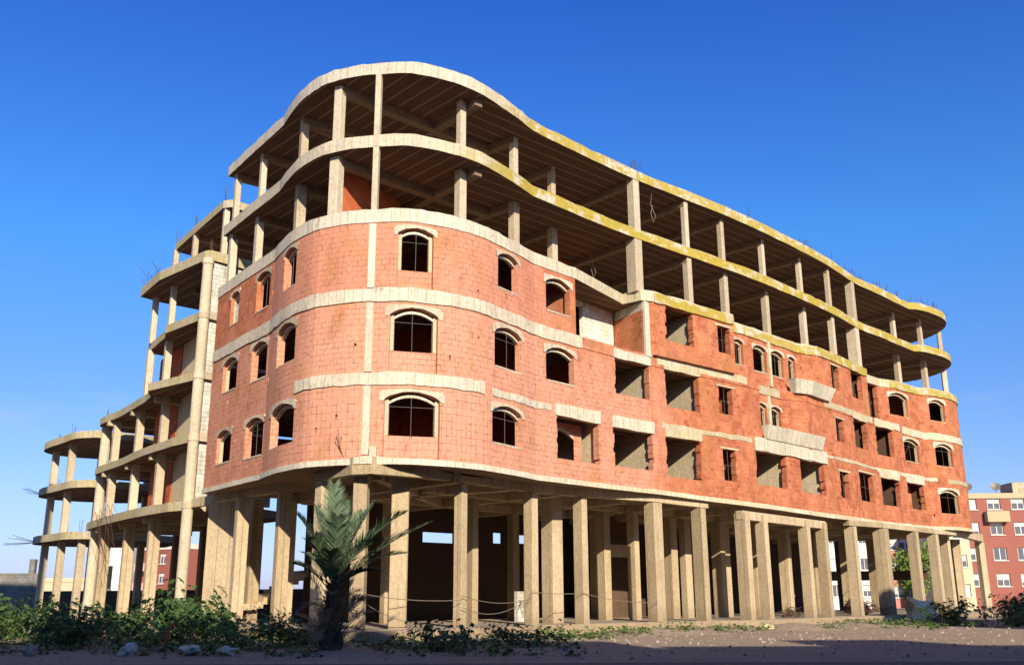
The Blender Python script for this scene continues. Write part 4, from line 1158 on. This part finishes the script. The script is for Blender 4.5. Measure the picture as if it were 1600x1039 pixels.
# satellite dishes and a mast on its roof
b = MB()
sx_, sy_ = 52.2, 113.6
b.tube([(sx_, sy_, 12.0), (sx_, sy_, 15.8)], .04, 5); b.tube([(sx_ - .5, sy_, 15.4), (sx_ + .5, sy_, 15.4)], .03, 4)
b.build('mast', ['bars'], r1[0], shift=(51.4, 113, -.35))
for (x, y) in ((53.2, 114), (56.5, 114), (61, 113.6)):
    b = MB(); K = 14; c = Vector((x, y, 13.4)); d = Vector((-.3, -.8, .45)).normalized(); a = d.cross(Vector((0, 0, 1))).normalized(); q = d.cross(a)
    ring = [c + (a * math.cos(2 * math.pi * i / K) + q * math.sin(2 * math.pi * i / K)) * .55 for i in range(K)]
    for i in range(K): b.face([ring[i], ring[(i + 1) % K], c - d * .15])
    b.tube([(x, y, 12.4), tuple(c - d * .15)], .04, 5); b.build('satellite_dish', ['bars'], r1[0], shift=(51.4, 113, -.35))
b = MB(); b.prism([(60, 117), (65, 117), (65, 120), (60, 120)], 11.5, 14.2); b.build('stair_tower', ['band'], r1[0], shift=(51.4, 113, -.35))
facade_building('apartment_building', 'pink rendered apartment block seen between the right-hand ground floor columns', (47.4, 125), (56.2, 125), 12, -.35, 12.5, (.50, .20, .16), 5, 6, 1.6, 1.4, .9, 2.9, blind=.9)
facade_building('apartment_building', 'pale cream house seen between the far right columns under the brick wall', (43.7, 99), (45.7, 99), 10, -.35, 9.6, (.62, .50, .30), 3, 1, 1.2, 1.2, 1.0, 2.8, blind=.5)
facade_building('apartment_building', 'white house with small balconies seen through the back of the ground floor', (35.4, 112), (42.2, 112), 10, -.35, 9.8, (.66, .64, .60), 3, 4, .95, 1.3, 1.0, 2.9, blind=.3)
facade_building('apartment_building', 'brown brick apartment block with white windows seen between the wing pillars', (-43.8, 117), (-37.4, 113), 10, -.35, 6.6, (.26, .09, .065), 3, 3, 1.1, 1.2, .6, 2.2, blind=.7, parapet=(.62, .55, .46),
     bands=[(0, 2.0, 2.0, 2.9, (.62, .42, .36)), (0, 2.0, 4.2, 5.1, (.62, .42, .36))])
facade_building('white_house', 'plain white house with one dark window opening behind the wing at far left', (-48.6, 115), (-45.2, 115), 8, -.35, 7.2, (.70, .67, .62), 1, 1, 1.3, 2.6, 2.2, 3.0, pane=(.02, .02, .02), frame=(.05, .05, .05), blind=0)
facade_building('low_house', 'small sandy house low on the horizon at the far left', (-66, 140), (-57.5, 140), 8, -.35, 3.4, (.50, .40, .26), 1, 3, 1.0, 1.0, 1.0, 3.0, blind=0)
# boundary wall behind the left wing and the grey one at the frame edge
def low_wall(name, label, A, B, h, mat, th=.3):
    A, B = Vector(A), Vector(B); e = (B - A).normalized(); n = Vector((-e.y, e.x)) * th
    b = MB(); b.prism([A, B, B + n, A + n], -.35, h, jit=.0)
    tag(b.build(name, [mat]), label, 'wall')
low_wall('boundary_wall', 'long dark boundary wall running behind the left wing columns', (-46, 84), (-4, 66), 1.7, 'dark_in')
low_wall('grey_block_wall', 'grey block wall standing at the far left edge of the site', (-56, 79), (-37.9, 80.5), 3.1, 'grey_wall')
b = MB(); b.box((-38.9, 80.6), (1, 0), (0, 1), .22, .22, -.35, 4.2); tag(b.build('wall_pier', ['grey_wall']), 'grey block pier sticking up above the far left wall', 'pier')
# =============================================================== buildings across the street, behind the camera (they shade the foreground)
facade_building('apartment_building', 'row of plain rendered apartments across the street behind the viewer', (14, -9), (-60, -9), 10, -.35, 17.4, (.42, .33, .26), 5, 16, 1.3, 1.4, 1.2, 3.2, blind=.4)
facade_building('apartment_building', 'taller rendered apartment block across the side street to the right', (40, 26), (29.5, 26), 12, -.35, 14.4, (.40, .30, .24), 4, 3, 1.3, 1.4, 1.2, 3.2, blind=.4)
facade_building('apartment_building', 'long rendered apartments behind the viewer on the right', (62, -9.5), (14.6, -9.5), 10, -.35, 16.0, (.40, .33, .27), 4, 10, 1.3, 1.4, 1.2, 3.2, blind=.4)

facade_building('apartment_building', 'tall rendered apartments across the side street to the left', (-22.5, 22), (-22.5, 34), 14, -.35, 22.0, (.42, .34, .27), 6, 4, 1.3, 1.4, 1.2, 3.2, blind=.4)
# plain boxes added on those unseen roofs to break up the edge of the shade
for (x, y, w, z, h) in ((-2, -11, 1.6, 17.4, 2.4), (-14, -10.5, .8, 17.4, 1.5), (-26, -11, 2.2, 17.4, 2.2), (7, -10.4, .7, 17.4, 1.3), (22, -11.2, 1.8, 16.0, 2.3), (30, -10.5, .8, 16.0, 1.4), (37, -10.5, .6, 16.0, 1.2), (46, -11, 2.0, 16.0, 2.0)):
    b = MB(); b.box((x, y), (1, 0), (0, 1), w, w * .8, z, z + h, 0, ch=.05); b.box((x, y), (1, 0), (0, 1), w * 1.06, w * .86, z + h, z + h + .12)
    tag(b.build('rooftop_shade_box', ['cmu']), 'flat-topped box added on an unseen roof to break up the shade edge', 'rooftop shade box', 'added boxes on the roofs behind the viewer')
# =============================================================== palm
def frond(b, base, tip, sag, n=44, ll=.5, wd=.035, rach=.02, mi=0, up=None):
    base, tip = Vector(base), Vector(tip); d = tip - base; L = d.length
    mid = base.lerp(tip, .5) + Vector((0, 0, sag)); side0 = d.cross(Vector((0, 0, 1)))
    if side0.length < .15: side0 = Vector((1, .3, 0))
    side0.normalize()
    P = lambda t: (1 - t) ** 2 * base + 2 * t * (1 - t) * mid + t * t * tip
    pts = [P(i / 10) for i in range(11)]
    b.tube(pts, rach, 5, mi, r2=.005)
    for i in range(n):
        t = .14 + .86 * i / (n - 1); p = P(t); tg = (P(min(1, t + .01)) - P(t - .01)).normalized()
        side = tg.cross(Vector((0, 0, 1)))
        side = side0 if side.length < .2 else side.normalized()
        nn = side.cross(tg).normalized()
        l = ll * (.35 + 1.3 * math.sin(math.pi * min(1, t * .82 + .12)) * .75) * rnd.uniform(.85, 1.1)
        for sg in (-1, 1):
            dr = (side * sg * .78 + tg * (.62 + .5 * t) + nn * rnd.uniform(.12, .42)).normalized()
            dr2 = (dr + Vector((0, 0, -.22))).normalized()
            q = p + dr * l * .55; r = q + dr2 * l * .5; w = (tg - dr * tg.dot(dr)).normalized() * wd * .5
            b.face([p - w * .7, p + w * .7, q + w, q - w], None, mi)
            b.face([q - w, q + w, r], None, mi)
PB = Vector((-5.05, 28.0, -.35))
palm = empty('palm_tree', PB, 'young date palm with shaggy trunk and stiff green fronds before the corner column', 'palm tree')
b = MB()
K = 14; zs_ = [(0, .32), (.3, .34), (.6, .28), (.9, .20), (1.2, .15), (1.5, .11), (1.75, .06)]
rings = [[(r * (1 + .1 * math.sin(5 * i + z * 9)) * math.cos(2 * math.pi * i / K), r * (1 + .1 * math.sin(5 * i + z * 9)) * math.sin(2 * math.pi * i / K), z) for i in range(K)] for z, r in zs_]
for a, c in zip(rings[:-1], rings[1:]):
    for i in range(K): b.face([a[i], a[(i + 1) % K], c[(i + 1) % K], c[i]])
b.face(rings[-1])
for i in range(200):   # old frond bases sticking out of the trunk
    z = rnd.uniform(.02, 1.9); a = rnd.uniform(0, 2 * math.pi); r = interp(z, [q[0] for q in zs_], [q[1] for q in zs_])
    p = Vector((r * .85 * math.cos(a), r * .85 * math.sin(a), z)); o = Vector((math.cos(a), math.sin(a), rnd.uniform(.5, 2.2))).normalized() * rnd.uniform(.18, .42); t = Vector((-math.sin(a), math.cos(a), 0)) * .035
    b.face([p - t, p + t, p + o]); b.face([p - t, p + o, p + Vector((0, 0, -.06))])
b.build('trunk', ['bark'], palm)
tips = [((.0, 0, 2.0), (-.10, .1, 4.5), .0, .55), ((-.1, -.05, 1.95), (-1.02, -.3, 3.62), .35, .5), ((.05, .1, 2.0), (.62, .9, 3.78), .3, .5), ((.1, 0, 1.9), (2.02, -.5, 3.66), .45, .55), ((.12, -.1, 1.8), (2.62, .15, 3.42), .28, .52),
        ((.0, -.1, 1.9), (.25, -1.1, 3.5), .35, .5), ((.08, .1, 1.95), (1.25, .9, 3.3), .5, .5), ((-.08, .1, 1.9), (-.75, 1.0, 3.2), .4, .5), ((0, 0, 1.95), (.35, .35, 4.0), .1, .5), ((-.05, -.05, 1.9), (-.55, -.8, 2.9), .35, .45), ((.1, 0, 1.85), (1.5, -1.0, 2.9), .5, .48), ((-.1, 0, 1.6), (-1.1, -.2, 2.3), .3, .4), ((.1, -.1, 1.6), (1.3, -.4, 2.1), .35, .4), ((.05, .1, 1.9), (1.0, .5, 4.0), .3, .5), ((-.05, 0, 1.9), (-.6, .2, 3.9), .2, .48), ((.1, 0, 1.7), (1.9, .5, 2.6), .4, .45), ((-.1, 0, 1.7), (-.9, .5, 2.6), .35, .42), ((0, -.1, 1.7), (.1, -1.2, 2.6), .35, .45)]
for s, t, sag, ll in tips:
    b = MB(); frond(b, s, t, sag, 40, ll * .92, .038); b.build('frond', ['palm'], palm, merge=False)
b = MB()
for i in range(26):
    a = rnd.uniform(0, 2 * math.pi); z = rnd.uniform(.3, 1.5); L = rnd.uniform(.5, 1.0)
    frond(b, (.3 * math.cos(a), .3 * math.sin(a), z), ((.3 + L) * math.cos(a), (.3 + L) * math.sin(a), z + rnd.uniform(-.3, .75)), .25, 14, .28, .025, .012)
o = b.build('dry_skirt', ['dry'], palm, merge=False)

# =============================================================== bushes
def star_leaf(b, p, nrm_, r, lobes=7, mi=0):
    n = Vector(nrm_).normalized(); a = n.cross(Vector((.3, .2, 1)))
    if a.length < .1: a = Vector((1, 0, 0))
    a.normalize(); q = n.cross(a); K = lobes * 2; rot = rnd.uniform(0, 6.28)
    ring = []
    for i in range(K):
        t = rot + 2 * math.pi * i / K; rr = r * (1.0 if i % 2 == 0 else .42); dz = -.25 * r if i % 2 == 0 else 0
        ring.append(p + (a * math.cos(t) + q * math.sin(t)) * rr + n * dz)
    for i in range(0, K, 2):
        b.face([p, ring[i - 1], ring[i], ring[i + 1]], None, mi)
def bush_mesh(seed, w, h, n, r, lobes=7, mat='leaf', name='foliage'):
    global rnd
    sv = rnd; rnd = random.Random(seed)
    b = MB(); st = MB()
    stems = []
    for i in range(max(6, int(w * 7))):
        a = rnd.uniform(0, 6.28); L = rnd.uniform(.5, 1.0)
        base = Vector((rnd.gauss(0, w * .16), rnd.gauss(0, w * .16), 0)); top = base + Vector((math.cos(a) * w * .5 * L, math.sin(a) * w * .5 * L, h * rnd.uniform(.45, 1.0)))
        mid = base.lerp(top, .5) + Vector((0, 0, h * .12)); st.tube([base, mid, top], .016, 4, r2=.007); stems.append((base, mid, top))
    for i in range(n):
        s = rnd.choice(stems); t = rnd.uniform(.25, 1.05)
        p = (1 - t) ** 2 * s[0] + 2 * t * (1 - t) * s[1] + t * t * s[2] + Vector((rnd.gauss(0, .17), rnd.gauss(0, .17), rnd.gauss(0, .1))) * (w * .35 + .2)
        if p.z < .03: p.z = .05
        o = (p - Vector((0, 0, h * .2))); nr = Vector((o.x * .8 + rnd.gauss(0, .5), o.y * .8 + rnd.gauss(0, .5), .8 + abs(o.z) * .3))
        star_leaf(b, p, nr, r * rnd.uniform(.5, 1.25), lobes)
    rnd = sv
    return b, st
def bush(seed, w, h, n, r, lobes, loc, label, group='castor plants and weeds in front of the building', mat='leaf'):
    root = empty('bush', loc, label, 'bush', group)
    b, st = bush_mesh(seed, w, h, n, r, lobes)
    b.build('foliage', [mat], root, merge=False); st.build('stems', ['stem'], root)
    return root
GZ = -.35
B1 = bush(1, 2.6, 1.9, 420, .17, 7, (-11.2, 33.5, GZ), 'tall castor bush with bright star leaves in front of the broad concrete wall')
B2 = bush(2, 3.0, 1.25, 480, .14, 7, (-15.0, 34.0, GZ), 'wide dark castor bush left of the tall castor bush')
B3 = bush(3, 2.6, 1.1, 520, .10, 5, (-8.2, 29.6, GZ), 'rounded fine-leaved bush just left of the palm', mat='weed')
B4 = bush(4, 2.4, .7, 460, .09, 5, (-1.8, 27.2, GZ), 'low leafy clump right of the palm trunk')
B5 = bush(5, 3.4, 1.35, 560, .15, 7, (-19.4, 38.5, GZ), 'broad leafy bush at the foot of the wing pillars')
cp = [(B2, (-12.6, 29.0, GZ), 1.3, .62, 'dark castor clump low in the left foreground'), (B5, (-24.5, 44, GZ), 2.0, .95, 'big dark bush at the foot of the far round frame'), (B3, (-16.6, 31.0, GZ), 2.5, .75, 'dark rounded bush in the left foreground corner'),
      (B1, (-9.6, 32.2, GZ), 4.0, .72, 'castor bush between the two left corner columns'), (B3, (-10.4, 28.4, GZ), .4, .9, 'grassy green mound midway between the palm and the left edge'), (B2, (-19.0, 35.0, GZ), .2, .78, 'dark castor bush near the left edge below the wing'),
      (B5, (-14.2, 38.0, GZ), 3.3, .72, 'leafy bush below the round pillar'), (B5, (25.0, 49.5, GZ), 1.0, 1.0, 'dark bush mound under the right-hand columns'), (B2, (21.6, 49.5, GZ), 2.2, .9, 'low dark bush left of the right-hand mound'),
      (B5, (29.0, 54.5, GZ), 4.0, 1.05, 'dark bush under the last right-hand column'), (B2, (28.2, 50.0, GZ), 5.0, 1.0, 'dark bush at the right edge of the site'), (B4, (.4, 29.5, GZ), 1.2, .9, 'low dark clump in front of the second corner column'), (B4, (24.0, 47.0, GZ), 2, 1.1, 'low leafy patch before the right-hand mound'),
      (B3, (-6.6, 29.8, GZ), 1.9, .75, 'small bright clump tucked behind the palm trunk'), (B5, (-22.0, 39.5, GZ), 5.2, .72, 'leafy bush at the left edge in front of the round frame'), (B3, (-13.6, 31.6, GZ), 3.0, .95, 'feathery green clump below the broad concrete wall'), (B2, (33.0, 57.0, GZ), .9, 1.2, 'dark bush beside the last right-hand column')]
for src, loc, rz, sc_, lab in cp: copy_thing(src, loc, rz, sc_, lab)
# weeds: low leafy ground cover along the podium and over the dirt
b = MB(); rw = random.Random(11)
def weed_at(x, y, r, n, hh=.25, lr=.07):
    for i in range(n):
        a = rw.uniform(0, 6.28); d = abs(rw.gauss(0, r * .5)); p = Vector((x + math.cos(a) * d, y + math.sin(a) * d, GZ + .02 + rw.random() ** 2 * hh))
        star_leaf(b, p, (rw.gauss(0, .5), rw.gauss(0, .5), 1), lr * rw.uniform(.5, 1.3), 5)
for i in range(len(POD) - 8):
    if i < 4 or i > 18: continue
for s, y_, n_, hh_ in [(1.6, 34.4, 160, .4), (2.6, 35.0, 140, .3), (3.4, 36.2, 180, .38), (4.6, 37.2, 150, .35), (5.6, 38.3, 160, .5), (6.6, 39.2, 140, .3), (7.8, 40.2, 130, .3), (9.0, 40.8, 120, .35), (10.2, 41.4, 60, .2), (13.2, 43.6, 60, .25), (15.0, 46.2, 90, .3), (16.6, 47.2, 130, .35), (18.0, 48.0, 150, .35), (19.6, 49.4, 120, .3), (21, 49.0, 160, .4)]:
    for k in range(3): weed_at(s + rw.gauss(0, .35), y_ + rw.gauss(0, .35), .8, n_ // 2, hh_, .08)
for i in range(260):
    x = rw.uniform(-24, 1.5); y = rw.uniform(24.5, 35) + max(0, (-x - 10)) * .5
    weed_at(x, y, .5, 26, .28, .075)
for i in range(60): weed_at(rw.uniform(16, 34), rw.uniform(42, 52), .7, 24, .25, .09)
tag(b.build('weeds', ['weed'], merge=False), kind='stuff', label='low green weeds scattered over the dirt and along the podium', cat='weeds')
# =============================================================== a tree seen through the columns, right
def tree(loc, h, w, n, label, name='broadleaf_tree'):
    root = empty(name, loc, label, 'tree'); t = MB(); r = random.Random(5)
    t.tube([(0, 0, 0), (.1, 0, h * .25), (0, .1, h * .5)], .22, 8, r2=.12)
    cl = []
    for i in range(9):
        a = r.uniform(0, 6.28); q = Vector((math.cos(a) * w * .33 * r.uniform(.4, 1), math.sin(a) * w * .33, h * r.uniform(.45, .9))); t.tube([(0, 0, h * .3), q * .6 + Vector((0, 0, h * .15)), q], .07, 5, r2=.02); cl.append(q)
    t.build('trunk', ['bark'], root)
    c = MB()
    for i in range(n):
        q = r.choice(cl); p = q + Vector((r.gauss(0, w * .14), r.gauss(0, w * .14), r.gauss(0, h * .11)))
        star_leaf(c, p, (r.gauss(0, 1), r.gauss(0, 1), r.gauss(.5, 1)), .16 * r.uniform(.6, 1.3), 3)
    c.build('crown', ['tree'], root, merge=False)
tree((33.8, 84, GZ), 5.2, 4.2, 2600, 'bright green tree seen between two right-hand ground floor columns')
# =============================================================== rubble
def rock(name, x, y, z, s, label, mat='stone', seed=0, sq=.6, cat='rock', group=None):
    r = random.Random(seed); bm = bmesh.new(); bmesh.ops.create_icosphere(bm, subdivisions=3, radius=1)
    from mathutils import noise as mn
    for v in bm.verts:
        k = .8 + .55 * mn.noise(v.co * 1.3 + Vector((seed * 3.1, 0, 0))) + .18 * mn.noise(v.co * 4 + Vector((seed, 1, 0))); v.co = Vector((v.co.x * s * k, v.co.y * s * k, v.co.z * s * sq * k))
    me = bpy.data.meshes.new(name); bm.to_mesh(me); bm.free(); me.materials.append(MT[mat]); o = bpy.data.objects.new(name, me); col.objects.link(o); o.location = (x, y, z)
    return tag(o, label, cat, group)
rock('boulder', 22.9, 56.6, .1, 1.0, 'big pale sack-like lump heaped against the right-hand columns', 'tray', 3, 1.0, 'rubble heap')
rock('boulder', 20.6, 60.0, .4, .8, 'dark earth lump beside the pale heap under the building', 'dark_in', 4, .9, 'rubble heap')
rock('concrete_chunk', 10.7, 42.6, -.22, .32, 'broken concrete chunk lying in front of the portal frame', 'band', 5, .5, 'rubble')
rock('concrete_chunk', -9.6, 25.4, -.24, .25, 'pale jagged chunk at the bottom edge left of the palm', 'tray', 6, .8, 'rubble')
rock('concrete_chunk', -12.2, 25.6, -.24, .24, 'grey chunk lying low in the left foreground weeds', 'stone', 7, .7, 'rubble')
rock('concrete_chunk', -8.1, 25.4, -.22, .3, 'flat pale slab piece beside the red pipe', 'tray', 8, .5, 'rubble')
rock('concrete_chunk', -7.1, 25.3, -.24, .26, 'rough pale block right of the red pipe', 'tray', 9, .6, 'rubble')
# thousands of small stones
b = MB(); rs = random.Random(21)
for i in range(5200):
    if rs.random() < .5: x, y = rs.uniform(-3, 34), rs.uniform(26, 47)
    else: x, y = rs.uniform(-20, 20), rs.uniform(23, 36)
    if rs.random() < .45:
        x = rs.uniform(1, 20); y = 34.5 + (x - 1) * .88 + rs.gauss(0, .8)
    s = .012 + .055 * rs.random() ** 4; p = Vector((x, y, GZ))
    T = [p + Vector((rs.uniform(-1, 1) * s * 1.3, rs.uniform(-1, 1) * s, 0)) for _ in range(3)]; t = p + Vector((0, 0, s * 1.2)); u = p + Vector((s, 0, s * .5))
    b.face([T[0], T[1], t]); b.face([T[1], T[2], t]); b.face([T[2], T[0], t]); b.face([T[0], u, t]); b.face([u, T[1], t])
tag(b.build('gravel', ['stone'], merge=False), kind='stuff', label='loose stones and rubble scattered over the dirt', cat='gravel')
# red pipe in the foreground
b = MB(); b.tube([(-8.75, 25.6, -.35), (-8.8, 25.6, .05), (-8.7, 25.6, .32), (-8.55, 25.6, .45)], .03, 7)
MT['redpipe'] = flat('red_plastic_pipe', (.55, .06, .05), .5, 0, .1)
tag(b.build('red_pipe', ['redpipe']), 'thin red plastic pipe sticking up from the foreground weeds', 'pipe')
MT['shard'] = flat('broken_block', (.34, .17, .11), .95, 0, .6, 1.5)
# sagging wires strung between the ground floor columns
b = MB()
def sag(A, B_, d, r=.012):
    A, B_ = Vector(A), Vector(B_); b.tube([A.lerp(B_, t / 10) - Vector((0, 0, d * 4 * (t / 10) * (1 - t / 10))) for t in range(11)], r, 4)
sag((-4.9, 32.9, 1.15), (-1.8, 35.4, .95), .1); sag((-1.8, 35.4, 1.1), (.75, 38.8, 1.0), .22); sag((-1.8, 35.4, .7), (.75, 38.8, 1.15), .45, .012); sag((.75, 38.8, 1.25), (2.8, 40.7, 1.2), .06); sag((2.8, 40.7, 1.2), (6.2, 43.0, .8), .12, .012); sag((-4.9, 32.9, .9), (-2.6, 34.9, .3), .3, .012)
for i in range(9): sag((.2 + i * .05, 38.3, .95), (.1 + rnd.random() * .4, 38.3, .6 - rnd.random() * .3), -.03, .012)
tag(b.build('sagging_wire', ['wire']), 'old wires strung between the ground floor columns right of the palm', 'wire')
# tangles of scrap steel
def tangle(x, y, z, r, n, label):
    b = MB(); q = random.Random(int(x * 10))
    for i in range(n):
        pts = [Vector((x + q.gauss(0, r), y + q.gauss(0, r * .6), z + abs(q.gauss(0, r * .6)))) for _ in range(4)]
        b.tube(catmull(pts, .25), .014, 4)
    tag(b.build('steel_tangle', ['rust']), label, 'scrap', 'tangles of scrap steel under the building')
tangle(19.6, 56.6, .1, .65, 34, 'rusty tangle of bars between the two columns right of the portal frame')
tangle(13.9, 50.6, .05, .4, 18, 'small tangle of rusty bars inside the portal frame')
# loops of wire hanging from the ceilings of the open floors
for (x, y, z, l) in ((3.9, 43.8, 17.2, 1.5), (6.9, 44.0, 20.2, 1.6)):
    b = MB(); b.tube([(x, y, z), (x - .1, y, z - l * .4), (x + .12, y, z - l * .8), (x, y, z - l), (x - .1, y, z - l * .7), (x, y, z - l * .45)], .018, 4)
    b.build('hanging_wire', ['wire'], bld)

# low bank of loose dirt and rubble heaped along the foot of the podium
from mathutils import noise as mno
b = MB(); NX, NY = 150, 14
line = [(-3.2, 33.0), (1.0, 36.6), (7.2, 41.6), (12.0, 45.2), (20.0, 53.0), (27.0, 59.5)]
ll_ = [0]
for i in range(1, len(line)): ll_.append(ll_[-1] + math.dist(line[i - 1], line[i]))
def bank(u, v):
    s = u * ll_[-1]; x = interp(s, ll_, [q[0] for q in line]); y = interp(s, ll_, [q[1] for q in line])
    x += .68 * (v - .25) * 4.2; y -= .73 * (v - .25) * 4.2
    h = math.sin(math.pi * min(1, max(0, v))) ** 1.2 * (.10 + .22 * max(0, mno.noise(Vector((x * .35, y * .35, 3))) + .25)) * math.sin(math.pi * u) ** .4
    return (x, y, GZ - .015 + h + .035 * mno.noise(Vector((x * 2.3, y * 2.3, 0))) * (h > .01) + .02 * mno.noise(Vector((x * 7, y * 7, 0))) * (h > .01))
for i in range(NX):
    for j in range(NY):
        b.face([bank(i / NX, j / NY), bank(i / NX, (j + 1) / NY), bank((i + 1) / NX, (j + 1) / NY), bank((i + 1) / NX, j / NY)])
tag(b.build('dirt_bank', ['ground'], smooth=True), kind='structure')
# broken blocks and brick shards along the foot of the building
b = MB(); rb = random.Random(31)
for i in range(240):
    k = rb.random(); x = rb.uniform(0, 26) if i % 3 else rb.uniform(-18, 0)
    y = 34.6 + x * .84 + rb.uniform(-1.6, .2) if x > 0 else rb.uniform(27, 33)
    a = rb.uniform(0, 3.1); w = rb.uniform(.04, .13); h = rb.uniform(.03, .09)
    b.box((x, y), (math.cos(a), math.sin(a)), (-math.sin(a), math.cos(a)), w, w * rb.uniform(.4, .8), GZ - .01, GZ + h, 0)
tag(b.build('brick_shards', ['shard'], merge=False), kind='stuff', label='broken red and grey block pieces littering the dirt', cat='rubble')
# dust, block stacks and timber left on the open floors
for (s, d, z, n_, lab) in ((15.2, 3.2, ZB[4] + .5, 4, 0), (25.5, 2.2, ZB[5] + .48, 3, 0), (33.0, 2.0, ZB[5] + .48, 5, 0), (44.5, 2.5, ZB[4] + .5, 4, 0)):
    p = pt(s, -d); b = MB()
    for i in range(n_):
        for j in range(4): b.box((p.x + (j % 2) * .32, p.y + (j // 2) * .22), (1, .3), (-.3, 1), .14, .09, z + i * .19 + .002 * i, z + i * .19 + .185, 0)
    b.build('block_stack', ['brick_in'], bld)
